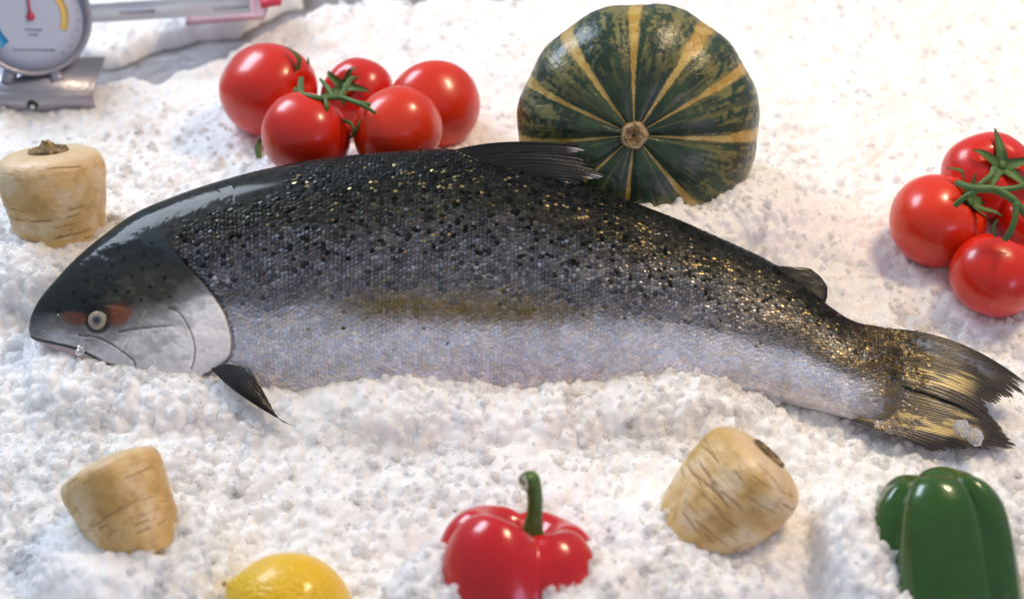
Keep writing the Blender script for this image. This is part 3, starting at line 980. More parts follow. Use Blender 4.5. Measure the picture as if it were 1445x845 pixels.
def calyx_mesh(c, axis, R, n=5, seed=0, ln=0.75):
    X, Y, Z = basis(axis)
    rnd = random.Random(seed)
    parts = []
    base = c + Z * R * 0.78
    for i in range(n):
        a = 2 * math.pi * (i + 0.3 * rnd.random()) / n
        d = X * math.cos(a) + Y * math.sin(a)
        L = R * ln * (0.7 + 0.5 * rnd.random())
        lift = R * (0.05 + 0.35 * rnd.random())
        tw = rnd.uniform(-0.4, 0.4)
        sd = -X * math.sin(a) + Y * math.cos(a)
        ctr = [base, base + d * L * 0.35 + Z * R * 0.10, base + d * L * 0.75 + Z * lift * 0.8 + sd * tw * L * 0.3, base + d * L + Z * (lift * rnd.uniform(-0.3, 1.3)) + sd * tw * L * 0.7]
        pts = spline(ctr, np.linspace(0, 3, 14))
        wd = R * 0.10 * np.array([0.9, 1.2, 1.25, 1.2, 1.1, 1.0, 0.9, 0.8, 0.68, 0.56, 0.44, 0.32, 0.2, 0.06])
        g = np.stack([pts - sd * wd[:, None], pts - Z * R * 0.02, pts + sd * wd[:, None]], 1)
        parts.append(slab(g, R * 0.022, Z))
    parts.append(tube([base - Z * R * 0.03, base + Z * R * 0.06], [R * 0.13, R * 0.1], 10, 4))
    return join(parts)


def truss(label, group, loc, toms, vines):
    t = thing('tomato_truss', label, 'tomatoes', loc, group)
    obs = []
    for i, (px, py, rpx, z, ax, has, sq) in enumerate(toms):
        c = at(px, py, z)
        R = rpx * np.linalg.norm(c - CAM) / FPX
        axis = cam_vec(*ax)
        V, F = tomato_mesh(c, R, axis, sq, i)
        o = child('tomato', V, F, M['tomato'], t)
        obs.append(o)
        if has:
            V, F = calyx_mesh(c, axis, R, 5 + i % 2, 30 + i * 3 + int(px))
            child('calyx', V, F, M['vine'], o)
        pin((c[0], c[1], c[2] - 0.72 * R), 0.022)
    parts = []
    for pts, rad in vines:
        parts.append(tube([at(*p) for p in pts], rad, 9, 26))
    V, F = join(parts)
    child('vine', V, F, M['vine'], t)
    return t, obs


gname = 'vine tomatoes laid on the ice'
truss_a, toms_a = truss('bunch of five red vine tomatoes behind the middle of the fish', gname, at(500, 230, 0.015), [
    (379, 127, 64, 0.052, (0.75, -0.05, 0.45), True, 1.08),
    (431, 191, 64, 0.070, (0.35, 0.75, -0.2), False, 0.92),
    (504, 134, 51, 0.044, (-0.25, 0.1, 0.75), True, 0.9),
    (561, 183, 63, 0.070, (-0.5, 0.6, -0.3), False, 0.92),
    (613, 148, 60, 0.048, (-0.8, -0.2, 0.2), False, 1.08)],
    [([(418, 128, 0.085), (428, 134, 0.100), (450, 139, 0.102), (480, 138, 0.100), (510, 148, 0.103), (530, 160, 0.100)], [0.0028, 0.0022, 0.0021, 0.002, 0.0018, 0.0012]),
     ([(425, 112, 0.088), (424, 124, 0.096), (426, 136, 0.1)], [0.0022, 0.0026, 0.002]),
     ([(458, 136, 0.102), (461, 150, 0.100), (459, 162, 0.095)], [0.0018, 0.0018, 0.0015]),
     ([(480, 138, 0.1), (488, 124, 0.094), (495, 112, 0.085), (505, 110, 0.08)], [0.0018, 0.0022, 0.002, 0.001]),
     ([(470, 138, 0.1), (462, 124, 0.098), (452, 112, 0.094)], [0.0018, 0.002, 0.001]),
     ([(500, 144, 0.1), (525, 148, 0.096), (548, 146, 0.09)], [0.0018, 0.0015, 0.001]),
     ([(476, 168, 0.085), (494, 174, 0.085), (500, 188, 0.08), (492, 196, 0.07)], [0.0014, 0.0013, 0.0012, 0.0008]),
     ([(516, 158, 0.09), (508, 172, 0.088), (502, 186, 0.082)], [0.0010, 0.0010, 0.0008]),
     ([(368, 196, 0.030), (364, 208, 0.030), (366, 224, 0.026)], [0.001, 0.0028, 0.0022])])
for (x, y) in ((365, 205),):
    pin(at(x, y, 0.020), 0.012)

truss_b, toms_b = truss('bunch of red vine tomatoes with green stalks at the right edge above the tail', gname, at(1370, 440, 0.012), [
    (1394, 248, 60, 0.054, (0.05, 0.18, 0.9), True, 0.92),
    (1323, 312, 65, 0.040, (0.55, 0.40, 0.55), True, 0.95),
    (1404, 388, 61, 0.038, (0.3, 0.85, 0.1), False, 0.92),
    (1468, 296, 58, 0.046, (-0.5, 0.2, 0.5), False, 0.95)],
    [([(1350, 258, 0.100), (1375, 266, 0.106), (1405, 268, 0.106), (1432, 284, 0.102), (1448, 305, 0.094)], [0.0022, 0.0028, 0.003, 0.0026, 0.0022]),
     ([(1382, 262, 0.106), (1398, 248, 0.110), (1402, 238, 0.108)], [0.0022, 0.002, 0.002]),
     ([(1380, 268, 0.106), (1362, 278, 0.1), (1348, 290, 0.092)], [0.0022, 0.002, 0.002]),
     ([(1434, 286, 0.102), (1432, 310, 0.094), (1424, 330, 0.085), (1418, 338, 0.08)], [0.0024, 0.002, 0.0024, 0.002]),
     ([(1408, 268, 0.106), (1430, 266, 0.106), (1452, 260, 0.104)], [0.0022, 0.002, 0.0018]),
     ([(1404, 334, 0.078), (1402, 320, 0.084), (1408, 310, 0.088)], [0.0008, 0.001, 0.0006])])


# ================================================================== PUMPKIN
def build_pumpkin():
    c = at(901, 179, 0.078)
    R = 170 * np.linalg.norm(c - CAM) / FPX
    v = CAM - c
    v /= np.linalg.norm(v)
    ang = math.radians(7)
    X = RGT
    up = np.cross(v, X)                              # camera-side up
    up = up if up[2] > 0 else -up
    Z = v * math.cos(ang) - up * math.sin(ang) + X * (-0.06)
    Z /= np.linalg.norm(Z)
    Y = np.cross(Z, X); Y = Y if Y @ up > 0 else -Y
    Y /= np.linalg.norm(Y)
    t = thing('pumpkin', 'dark green striped squash pumpkin standing on edge in the ice behind the fish', 'pumpkin', (c[0], c[1], 0.012))
    n, m = 300, 560
    p = np.linspace(0.0, np.pi, n)
    th = np.linspace(-np.pi, np.pi, m, endpoint=False)
    stripes = np.radians([-175, -137, -95, -50, -3, 30, 57, 92, 127, 156])
    wids = np.array([0.04, 0.042, 0.055, 0.055, 0.05, 0.045, 0.07, 0.055, 0.06, 0.042])
    P_, T_ = np.meshgrid(p, th, indexing='ij')
    vall = np.zeros_like(P_)
    mask = np.zeros_like(P_)
    x3, y3, z3 = np.sin(P_) * np.cos(T_), np.sin(P_) * np.sin(T_), np.cos(P_)
    nz = fbm(x3 * 6, y3 * 6, z3 * 6, 5, 101)
    nf = fbm(x3 * 30, y3 * 30, z3 * 12, 4, 111)
    lon = fbm(np.cos(T_) * 16, np.sin(T_) * 16, P_ * 1.6, 4, 121)
    for a, w in zip(stripes, wids):
        d = np.angle(np.exp(1j * (T_ - a)))
        vall = np.maximum(vall, np.exp(-(d / 0.16) ** 2))
        wd = 1.12 * w * (0.58 + 0.34 * sstep(0.3, 1.4, P_)) * (0.55 + 0.9 * nz)
        mask = np.maximum(mask, 1 - sstep(0.75, 1.25, np.abs(d) / wd + 0.9 * (nf - .5)))
    rad = (np.sin(P_) ** 0.97) * (1 - 0.022 * vall * np.sin(P_))
    zz = 0.66 * np.sign(z3) * np.abs(z3) ** 0.92 - 0.10 * np.exp(-(P_ / 0.42) ** 2) - 0.03 * vall * np.exp(-((P_ - .5) / .5) ** 2)
    rad = rad * (1 + 0.018 * (fbm(x3 * 3, y3 * 3, z3 * 3, 3, 131) - .5) + 0.010 * (nf - .5) + 0.006 * (lon - .5))
    V = c + R * (X * (rad * np.cos(T_))[..., None] + Y * (rad * np.sin(T_))[..., None] + Z * zz[..., None])
    # colours
    col = np.ones(P_.shape + (3,)) * np.array([0.012, 0.034, 0.017])
    col = mixc(col, (0.028, 0.062, 0.024), sstep(0.4, 0.65, nz))
    lon2 = fbm(np.cos(T_) * 26, np.sin(T_) * 26, P_ * 3.5, 4, 141)
    mott = sstep(0.50, 0.62, lon2 * 0.55 + nf * 0.45 + 0.10 * (nz - .5) + 0.04 * np.sin(P_))
    col = mixc(col, (0.22, 0.20, 0.065), 0.75 * mott * sstep(0.25, 0.9, P_))
    col = mixc(col, (0.16, 0.15, 0.045), 0.5 * sstep(0.62, 0.74, lon) * (1 - sstep(0.7, 1.3, P_)))
    gold = np.array([0.40, 0.25, 0.045])
    pale = np.array([0.50, 0.37, 0.11])
    sc = mixc(np.ones(P_.shape + (3,)) * gold, pale, sstep(0.4, 0.65, fbm(x3 * 9, y3 * 9, z3 * 9, 3, 151)))
    col = col * (1 - mask[..., None]) + sc * mask[..., None]
    body = child('rind', V.reshape(-1, 3), grid_faces(n, m, cv=True), M['pumpkin'], t, col.reshape(-1, 3))
    # cork stem button
    sx, sy = -0.01, 0.0
    nr, ns = 26, 56
    rr = np.linspace(0, 1, nr); a = np.linspace(0, 2 * np.pi, ns, endpoint=False)
    Rs = 0.118 * R
    base = c + Z * R * 0.535
    prof = np.interp(rr, [0, 0.12, 0.3, 0.55, 0.8, 0.93, 1.0], [0.10, 0.16, 0.19, 0.20, 0.185, 0.12, -0.05])
    nn = fbm(np.cos(a)[None] * rr[:, None] * 6, np.sin(a)[None] * rr[:, None] * 6, 0, 4, 161)
    Vs = base + Rs * (X * (rr[:, None] * np.cos(a)[None] * (1 + .04 * np.cos(5 * a)))[..., None] + Y * (rr[:, None] * np.sin(a)[None] * (1 + .04 * np.cos(5 * a)))[..., None]) + Z * (R * (prof[:, None] * 0.33 + 0.03 * (nn - .5)))[..., None]
    cc = mixc(np.ones((nr, ns, 3)) * np.array([0.36, 0.25, 0.12]), (0.16, 0.10, 0.045), sstep(0.35, 0.65, nn))
    cc = mixc(cc, (0.52, 0.42, 0.24), (sstep(0.6, 0.7, rr) * (1 - sstep(0.8, 0.9, rr)))[:, None] * 0.8 * np.ones((1, ns)))
    cc = mixc(cc, (0.10, 0.06, 0.03), (1 - sstep(0.08, 0.18, rr))[:, None] * np.ones((1, ns)))
    cc = mixc(cc, (0.10, 0.09, 0.03), sstep(0.93, 1, rr)[:, None] * np.ones((1, ns)))
    child('stem', Vs.reshape(-1, 3), grid_faces(nr, ns, cv=True), M['cork'], t, cc.reshape(-1, 3))
    return t, bvh_of('pumpkin', [body])


pumpkin, pk_bvh = build_pumpkin()
pin_line(pk_bvh, [(1040, 262), (1022, 272), (1004, 285), (985, 292), (960, 284), (935, 282), (905, 292)], 0.014)
pin(at(1065, 262, 0.040), 0.02)
pin(at(950, 300, 0.035), 0.02)


# ================================================================== PARSNIPS
def parsnip(label, crown_px, crown_z, axis, length, rpx, prof, crown, seed, group, tilt_t=0.0, marks=44, side=0.0, nub=False):
    """prof: radius multipliers along the axis from crown to buried end; crown: None or kind"""
    a = at(*crown_px, crown_z)
    S_ = np.linalg.norm(a - CAM) / FPX
    R = rpx * S_
    axis = cam_vec(*axis)
    b = a - axis / np.linalg.norm(axis) * length * S_
    ax = a - b
    L = np.linalg.norm(ax)
    X, Y, Z = basis(ax, cam_vec(0, 0, 1))
    t = thing('parsnip', label, 'parsnip', (b[0], b[1], 0.012), group)
    n, m = 240, 260
    v = np.linspace(0, 1, n)
    th = np.linspace(0, 2 * np.pi, m, endpoint=False)
    V_, T_ = np.meshgrid(v, th, indexing='ij')
    pr = spline(np.asarray(prof, float), v * (len(prof) - 1))      # rows (axial 0..1 , radius)
    axial, rad = pr[:, 0], np.maximum(pr[:, 1], 0.0)
    cx, cy = np.cos(T_), np.sin(T_)
    lump = fbm(cx * 1.6 + seed, cy * 1.6, axial[:, None] * 3, 4, seed) - 0.5
    ringn = fbm(cx * 2.2, cy * 2.2, axial[:, None] * 46 + seed, 2, seed + 5) - .5
    # short ring scars
    rnd = np.random.default_rng(seed)
    scar = np.zeros_like(V_)
    for k in range(marks):
        za = rnd.uniform(0.08, 0.95)
        ta = rnd.uniform(0, 2 * np.pi) if k % 2 else rnd.normal(math.pi / 2 + side, 0.75)
        wl = rnd.uniform(0.12, 0.42)
        ww = rnd.uniform(0.004, 0.0085)
        d = np.angle(np.exp(1j * (T_ - ta)))
        wob = 0.012 * np.sin(d * 5 + k) + rnd.uniform(-0.03, 0.03) * d
        scar = np.maximum(scar, rnd.uniform(0.5, 1) * np.exp(-((axial[:, None] - za - wob) / ww) ** 2) * (1 - sstep(0.6, 1.0, np.abs(d) / wl + 0.5 * (noise(T_ * 9, axial[:, None] * 60, k, seed) - .5))))
    r = rad[:, None] * (1 + 0.10 * lump + 0.012 * ringn) - 0.022 * scar
    r = np.maximum(r, 0) * (1 + 0.04 * np.cos(2 * T_ + seed))
    P = b + Z * (L * (1 - axial))[:, None, None] + R * (X * (r * cx)[..., None] + Y * (r * cy)[..., None])
    n1 = fbm(cx * 2, cy * 2, axial[:, None] * 5, 4, seed + 9)
    n2 = fbm(cx * 6, cy * 6, axial[:, None] * 14, 4, seed + 19)
    col = np.ones(V_.shape + (3,)) * np.array([0.70, 0.48, 0.20])
    col = mixc(col, (0.78, 0.62, 0.38), sstep(0.46, 0.70, n1))
    col = mixc(col, (0.50, 0.31, 0.08), 0.75 * sstep(0.5, 0.75, 1 - n1 + 0.15 * (n2 - .5)))
    col = mixc(col, (0.45, 0.27, 0.11), 0.45 * sstep(0.52, 0.75, n2))
    col = mixc(col, (0.24, 0.105, 0.035), 0.75 * np.clip(scar * 1.3, 0, 1))
    col = mixc(col, (0.72, 0.56, 0.38), 0.6 * (1 - sstep(0.02, 0.14, axial))[:, None] * np.ones((1, m)))
    body = child('root', P.reshape(-1, 3), grid_faces(n, m, cv=True), M['parsnip'], t, col.reshape(-1, 3))
    if crown:
        nr, ns = 30, 60
        rr = np.linspace(0, 1, nr); aa = np.linspace(0, 2 * np.pi, ns, endpoint=False)
        q = fbm(np.cos(aa)[None] * rr[:, None] * 5 + seed, np.sin(aa)[None] * rr[:, None] * 5, 0, 5, seed + 3)
        cr, ch, off = crown
        hp = np.interp(rr, [0, 0.25, 0.45, 0.7, 0.9, 1], [ch, ch * 0.85, ch * 0.25, 0.0, 0.05, -0.06])
        Pc = b + X * off[0] * R + Y * off[1] * R + Z * (L * (1 - axial[0]) + R * (hp[:, None] + 0.10 * (q - .5) * (1 - rr[:, None] ** 4) + 0.01))[..., None] + R * cr * (X * (rr[:, None] * np.cos(aa))[..., None] + Y * (rr[:, None] * np.sin(aa))[..., None])
        cc = mixc(np.ones((nr, ns, 3)) * np.array([0.34, 0.24, 0.12]), (0.12, 0.08, 0.04), sstep(0.4, 0.65, q))
        cc = mixc(cc, (0.48, 0.33, 0.10), 0.8 * ((1 - sstep(0.25, 0.42, rr))[:, None] * sstep(0.35, .6, 1 - q)))
        child('crown', Pc.reshape(-1, 3), grid_faces(nr, ns, cv=True), M['crown'], t, cc.reshape(-1, 3))
    return t, bvh_of(label, [body])


gp = 'parsnips stuck upright in the ice'
pa, pa_b = parsnip('upright parsnip with brown leaf stub, in the ice above the fish head', (68, 214), 0.080, (-0.05, 0.93, 0.30), 150, 73,
                   [(0.0, 0.0), (0.0, 0.35), (0.0, 0.66), (0.05, 0.90), (0.16, 1.0), (0.35, 0.97), (0.6, 0.88), (0.85, 0.78), (1.1, 0.68), (1.25, 0.5), (1.3, 0.0)],
                   (0.38, 0.20, (0.0, 0.0)), 3, gp, side=-0.6, marks=34)
pin_line(pa_b, [(22, 335), (45, 344), (75, 340), (110, 344), (140, 350)], 0.014)
pb, pb_b = parsnip('smaller parsnip leaning left beside the lemon, with no crown showing', (148, 650), 0.050, (-0.42, 0.86, -0.10), 160, 70,
                   [(0.0, 0.0), (-0.01, 0.35), (0.02, 0.72), (0.07, 0.96), (0.2, 1.02), (0.4, 0.95), (0.6, 0.87), (0.8, 0.78), (1.0, 0.68), (1.1, 0.4), (1.15, 0.0)],
                   None, 8, gp, side=-0.3, marks=44)
pin_line(pb_b, [(120, 768), (150, 775), (185, 782), (215, 782), (250, 778)], 0.014)
pc, pc_b = parsnip('parsnip leaning right with a dark rimmed cut crown, between red and green peppers', (1084, 640), 0.056, (0.64, 0.72, 0.15), 165, 74,
                   [(0.0, 0.0), (0.0, 0.36), (0.01, 0.60), (0.08, 0.90), (0.20, 1.04), (0.36, 1.05), (0.6, 1.0), (0.85, 0.88), (1.05, 0.74), (1.2, 0.4), (1.25, 0.0)],
                   (0.40, 0.0, (0.0, 0.0)), 14, gp, side=0.3, marks=44)
pin_line(pc_b, [(948, 755), (975, 765), (1005, 778), (1040, 782), (1070, 770)], 0.014)


# ================================================================== PEPPERS
def pepper(name, label, c_px, z, rpx, axis, prof, valleys, group, mat, hscale=1.0, sh=0.22, off=None):
    c = at(*c_px, z)
    R = rpx * np.linalg.norm(c - CAM) / FPX
    Z = cam_vec(*axis); Z /= np.linalg.norm(Z)
    X = RGT - Z * (RGT @ Z); X /= np.linalg.norm(X)
    Y = np.cross(Z, X)
    t = thing(name, label, 'bell pepper', (c[0], c[1], 0.01), group)
    n, m = 200, 320
    v = np.linspace(0, 1, n)
    th = np.linspace(-np.pi, np.pi, m, endpoint=False)
    pr = spline(np.asarray(prof, float), v * (len(prof) - 1))
    rad, zz = np.maximum(pr[:, 0], 0), pr[:, 1]
    T_ = np.broadcast_to(th[None], (n, m))
    g = np.zeros((n, m)); hh = np.zeros((n, m))
    for (deg, depth, w) in valleys:
        d = np.angle(np.exp(1j * (T_ - math.radians(deg))))
        g = np.maximum(g, depth * np.exp(-np.abs(d / w) ** 1.5))
    topw = np.exp(-((v - 0.27) / 0.20) ** 2)[:, None]
    r = rad[:, None] * (1 - g * (0.55 + 0.6 * topw)) * (1 + 0.03 * (fbm(np.cos(T_) * 2, np.sin(T_) * 2, v[:, None] * 3, 3, int(c_px[0])) - .5))
    if off is not None:
        for (deg, amt, w, hg) in off:
            d = np.angle(np.exp(1j * (T_ - math.radians(deg))))
            e = np.exp(-(d / w) ** 2)
            r = r * (1 + e * amt)
            hh += e * hg * np.exp(-((v - 0.30) / 0.25) ** 2)[:, None] * np.minimum(rad[:, None] * 1.4, 1)
    z_ = zz[:, None] * hscale - g * sh * topw * 2.2 * np.minimum(rad[:, None], 1) + hh
    P = c + R * (X * (r * np.cos(T_))[..., None] + Y * (r * np.sin(T_))[..., None] + Z * z_[..., None])
    body = child('body', P.reshape(-1, 3), grid_faces(n, m, cv=True), mat, t)
    return t, bvh_of(label, [body]), (c, R, X, Y, Z)


gq = 'bell peppers standing in the ice'
PROF_STEM = [(0.0, 0.42), (0.10, 0.44), (0.24, 0.62), (0.44, 0.86), (0.68, 0.88), (0.90, 0.66), (1.0, 0.28), (1.0, -0.25), (0.92, -0.8), (0.78, -1.25), (0.5, -1.5), (0.0, -1.45)]
rp, rp_b, rpf = pepper('red_bell_pepper', 'glossy red bell pepper with curved green stalk at the front edge', (727, 832), 0.034, 112, (0.13, 0.98, 0.08),
                       PROF_STEM, [(-74, 0.24, 0.36), (-8, 0.10, 0.12), (95, 0.12, 0.2), (-168, 0.10, 0.12)], gq, M['redpep'], sh=0.42,
                       off=[(-128, 0.05, 0.6, 0.12), (-35, 0.03, .5, -0.02), (30, 0.03, 0.5, -0.04), (158, 0.04, 0.5, 0.02)])
c, R, X, Y, Z = rpf


def stem_px(t, frame, pts, rads, cut_dir):
    parts = tube(pts, rads, 18, 40)
    V, F = parts
    V = np.array(V)
    nseg = 18
    k = len(V) // nseg
    idx = np.arange(len(V)) // nseg
    ang = (np.arange(len(V)) % nseg) / nseg * 2 * np.pi
    col = np.ones((len(V), 3)) * np.array([0.075, 0.17, 0.025])
    col = mixc(col, (0.035, 0.095, 0.015), 0.6 * (0.5 + 0.5 * np.cos(5 * ang)))
    s = child('stem', V, F, M['stem'], t, col)
    e = np.asarray(pts[-1]); d = np.asarray(cut_dir, float); d /= np.linalg.norm(d)
    X_, Y_, Z_ = basis(d)
    nr, ns = 8, 24
    rr = np.linspace(0, 1, nr); aa = np.linspace(0, 2 * np.pi, ns, endpoint=False)
    Rc = rads[-1] * 1.03
    P = e + d * rads[-1] * 0.10 + Rc * (X_ * (rr[:, None] * np.cos(aa))[..., None] + Y_ * (rr[:, None] * np.sin(aa))[..., None]) + d * (Rc * (0.12 - 0.2 * (1 - sstep(0, .5, rr)) - 0.15 * sstep(.85, 1, rr)))[:, None, None]
    cc = mixc(np.ones((nr, ns, 3)) * np.array([0.62, 0.60, 0.42]), (0.12, 0.05, 0.02), (1 - sstep(0.25, 0.5, rr))[:, None] * np.ones((1, ns)))
    cc = mixc(cc, (0.12, 0.25, 0.08), sstep(.85, 1, rr)[:, None] * np.ones((1, ns)))
    child('cut_end', P.reshape(-1, 3), grid_faces(nr, ns, cv=True), M['stem'], s, cc.reshape(-1, 3))


sb = c + Z * R * 0.42
q1 = proj(sb)
def near(px, py, ref, dd=0.0):
    dpt = (ref - CAM) @ FWD - dd
    return CAM + (FWD + RGT * ((px - CX) / FPX) - UPV * ((py - CY) / FPX)) * dpt
P0 = near(752, 764, sb, 0.004)
stem_px(rp, rpf, [P0, near(752, 746, sb, 0.006), near(754, 726, sb, 0.008), near(755, 705, sb, 0.011), near(753, 688, sb, 0.013), near(748, 677, sb, 0.015), near(741, 681, sb, 0.018)],
        [0.0078, 0.0058, 0.0045, 0.0043, 0.0045, 0.0055, 0.0048], cam_vec(-0.9, -0.15, 0.45))
print('stem base projects to', q1)
pin_line(rp_b, [(622, 812), (634, 824), (640, 845)], 0.012)
pin_line(rp_b, [(832, 800), (815, 825), (795, 840)], 0.012)

PROF_END = [(0.0, 0.80), (0.12, 0.84), (0.30, 0.96), (0.50, 0.99), (0.68, 0.90), (0.84, 0.66), (0.93, 0.30), (0.99, -0.2), (1.03, -0.8), (1.03, -1.4), (0.8, -1.9), (0.4, -2.05), (0.0, -2.0)]
gpp, gp_b, gpf = pepper('green_bell_pepper', 'dark green bell pepper with blossom end up at the lower right corner', (1326, 772), 0.036, 97, (-0.05, 0.99, -0.04),
                        PROF_END, [(-58, 0.30, 0.17), (-150, 0.26, 0.20), (0, 0.14, 0.2), (110, 0.2, 0.3)], gq, M['greenpep'], sh=0.20,
                        off=[(-112, 0.03, 0.5, 0.06), (-20, 0.02, 0.4, -0.04), (65, 0.05, 0.5, 0.10), (175, 0.04, 0.4, -0.12)])
pin_line(gp_b, [(1232, 705), (1240, 730), (1246, 765), (1255, 800), (1275, 835)], 0.011)


# ================================================================== LEMON
def build_lemon():
    c = at(410, 866, 0.026)
    R = 82 * np.linalg.norm(c - CAM) / FPX
    Z = cam_vec(-0.86, 0.44, 0.15); Z /= np.linalg.norm(Z)
    X, Y, Z = basis(Z)
    t = thing('lemon', 'bright yellow lemon half buried in the ice at the front edge', 'lemon', (c[0], c[1], 0.01))
    n, m = 120, 160
    p = np.linspace(0, np.pi, n); th = np.linspace(0, 2 * np.pi, m, endpoint=False)
    P_, T_ = np.meshgrid(p, th, indexing='ij')
    rad = np.sin(P_) ** 1.05
    z = np.cos(P_) * 1.08 + 0.08 * np.exp(-(P_ / 0.24) ** 2) + 0.0 - 0.15 * np.exp(-((np.pi - P_) / 0.2) ** 2)
    rad = rad * (1 + 0.02 * (fbm(np.cos(T_) * 3, np.sin(T_) * 3, P_ * 3, 3, 7) - .5))
    V = c + R * (X * (rad * np.cos(T_))[..., None] + Y * (rad * np.sin(T_))[..., None] + Z * z[..., None])
    child('peel', V.reshape(-1, 3), grid_faces(n, m, cv=True), M['lemon'], t)
    e = c + Z * R * 1.20
    V, F = tube([e - Z * R * 0.02, e + Z * R * 0.035], [R * 0.05, R * 0.035], 12, 5)
    child('stem_end', V, F, principled('lemon_button', color=(0.42, 0.20, 0.02), rough=0.7), t)


build_lemon()


# ================================================================== THERMOMETER
def build_thermometer():
    dc = at(43, 24, 0.072)
    S = np.linalg.norm(dc - CAM) / FPX
    R = 77 * S
    v = CAM - dc; v /= np.linalg.norm(v)
    Z = v + UPV * 0.05 + RGT * 0.10; Z /= np.linalg.norm(Z)
    X = RGT - Z * (RGT @ Z); X /= np.linalg.norm(X)
    Y = np.cross(Z, X)
    t = thing('thermometer', 'round steel fridge thermometer with white dial standing at the back left corner', 'thermometer', (dc[0], dc[1] + 0.01, 0.0))

    def lathe(prof, seg=80):
        prof = np.asarray(prof, float)
        a = np.linspace(0, 2 * np.pi, seg, endpoint=False)
        P = dc + R * (X * (prof[:, 0:1] * np.cos(a))[..., None] + Y * (prof[:, 0:1] * np.sin(a))[..., None] + Z * (prof[:, 1:2] * np.ones((1, seg)))[..., None])
        return P.reshape(-1, 3), grid_faces(len(prof), seg, cv=True)[:, ::-1]

    def ring(r0, r1, a0, a1, z, th=0.012, seg=40):
        a = np.radians(np.linspace(a0, a1, seg))
        g = np.stack([np.stack([dc + R * (X * r * math.cos(q) + Y * r * math.sin(q) + Z * z) for r in (r0, r1)]) for q in a])
        return slab(g, th * R, Z)

    V, F = lathe([(0, -0.22), (0.92, -0.22), (0.97, -0.18), (0.99, 0.05), (1.0, 0.10), (0.985, 0.13), (0.95, 0.135), (0.915, 0.11), (0.90, 0.0), (0.0, 0.0)])
    child('case', V, F, M['steel'], t)
    V, F = lathe([(0, 0.004), (0.5, 0.004), (0.895, 0.004), (0.895, 0.014), (0.5, 0.014), (0, 0.014)])
    child('dial', V, F, M['dial'], t, smooth=False)
    V, F = ring(0.55, 0.72, 120, 228, 0.022)
    child('cold_band', V, F, M['blue'], t, smooth=False)
    V, F = ring(0.50, 0.62, -22, 42, 0.022)
    child('warm_band', V, F, M['yellow'], t, smooth=False)
    nd = [tube([dc + R * Z * 0.045, dc + R * (Y * 0.55 - X * 0.05 + Z * 0.045)], [0.0011, 0.0006], 8, 4), tube([dc + R * Z * 0.02, dc + R * Z * 0.07], [0.07 * R, 0.06 * R], 20, 3)]
    V, F = join(nd)
    child('needle', V, F, M['needle'], t)
    marks = []
    for k in range(0, 25):
        a = math.radians(-50 + k * 280 / 24)
        d = X * math.cos(a) + Y * math.sin(a); s = -X * math.sin(a) + Y * math.cos(a)
        r1 = 0.83 if k % 4 == 0 else 0.79
        g = np.stack([[dc + R * (d * 0.75 + s * w + Z * 0.02), dc + R * (d * r1 + s * w + Z * 0.02)] for w in (-0.006, 0.006)])
        marks.append(slab(g, 0.006 * R, Z))
    V, F = join(marks)
    o = child('scale_marks', V, F, M['ink'], t, smooth=False)
    lines = []
    for (ly, lw) in ((-0.22, 0.14), (-0.30, 0.08), (-0.56, 0.34)):
        g = np.stack([[dc + R * (X * (0.03 + sx * lw) + Y * (ly + sy * 0.018) + Z * 0.02) for sy in (-1, 1)] for sx in (-1, -0.3, 0.3, 1)])
        lines.append(slab(g, 0.004 * R, Z))
    V, F = join(lines)
    child('print_line', V, F, M['ink'], t, smooth=False)
    # bracket: stand below the case
    def P(px, py, z):
        return at(px, py, z)
    b0 = dc - Y * R * 1.0
    zt = max(b0[2] - 0.004, 0.03)
    wdt = 0.082
    yb = b0[1]
    x1 = dc[0] + 0.052
    x0 = x1 - 0.125

    def box(x0, x1, y0, y1, z0, z1, bev=0.0008):
        xs = [x0, x0 + bev, x1 - bev, x1]
        V, F = [], []
        vs_ = [(x, y, z) for x in (x0, x1) for y in (y0, y1) for z in (z0, z1)]
        F = [[0, 1, 3, 2], [4, 6, 7, 5], [0, 4, 5, 1], [2, 3, 7, 6], [0, 2, 6, 4], [1, 5, 7, 3]]
        return np.array(vs_), np.array(F)
    zt = 0.030
    V, F = join([box(x0, x1, yb - 0.020, yb + 0.03, zt, zt + 0.0015), box(x0, x1, yb - 0.0215, yb - 0.020, zt - 0.020, zt + 0.0015)])
    child('bracket', V, F, M['steel'], t, smooth=False)
    g = [tube([dc - Y * R * 0.90 - X * R * sx - Z * 0.004, np.array([dc[0] - sx * R * 1.25, yb - 0.004, zt])], [0.006, 0.006], 8, 5) for sx in (-0.35, 0.35)]
    V, F = join(g)
    child('strut', V, F, M['steel'], t)
    sc_ = np.array([at(57, 121, 0.021)[0], yb - 0.0215, 0.021])
    V, F = tube([sc_ + np.array([0, 0.002, 0]), sc_ + np.array([0, -0.002, 0])], [0.0048, 0.0042], 20, 4)
    s = child('screw', V, F, M['screw'], t)
    V, F = tube([sc_ + np.array([0, -0.001, -0.0010]), sc_ + np.array([0, -0.003, -0.0010])], [0.0026, 0.002], 16, 4)
    child('screw_head', V, F, M['screwtop'], s)
    print('thermo bracket', proj(np.array([x1, yb - 0.02, zt])), proj(np.array([x1, yb - 0.02, zt - 0.02])), 'case bottom', proj(b0), b0)


build_thermometer()


# ================================================================== BACK OF THE COUNTER
def plain_box(V0, V1, V2, th, name, mat, parent=None):
    pass


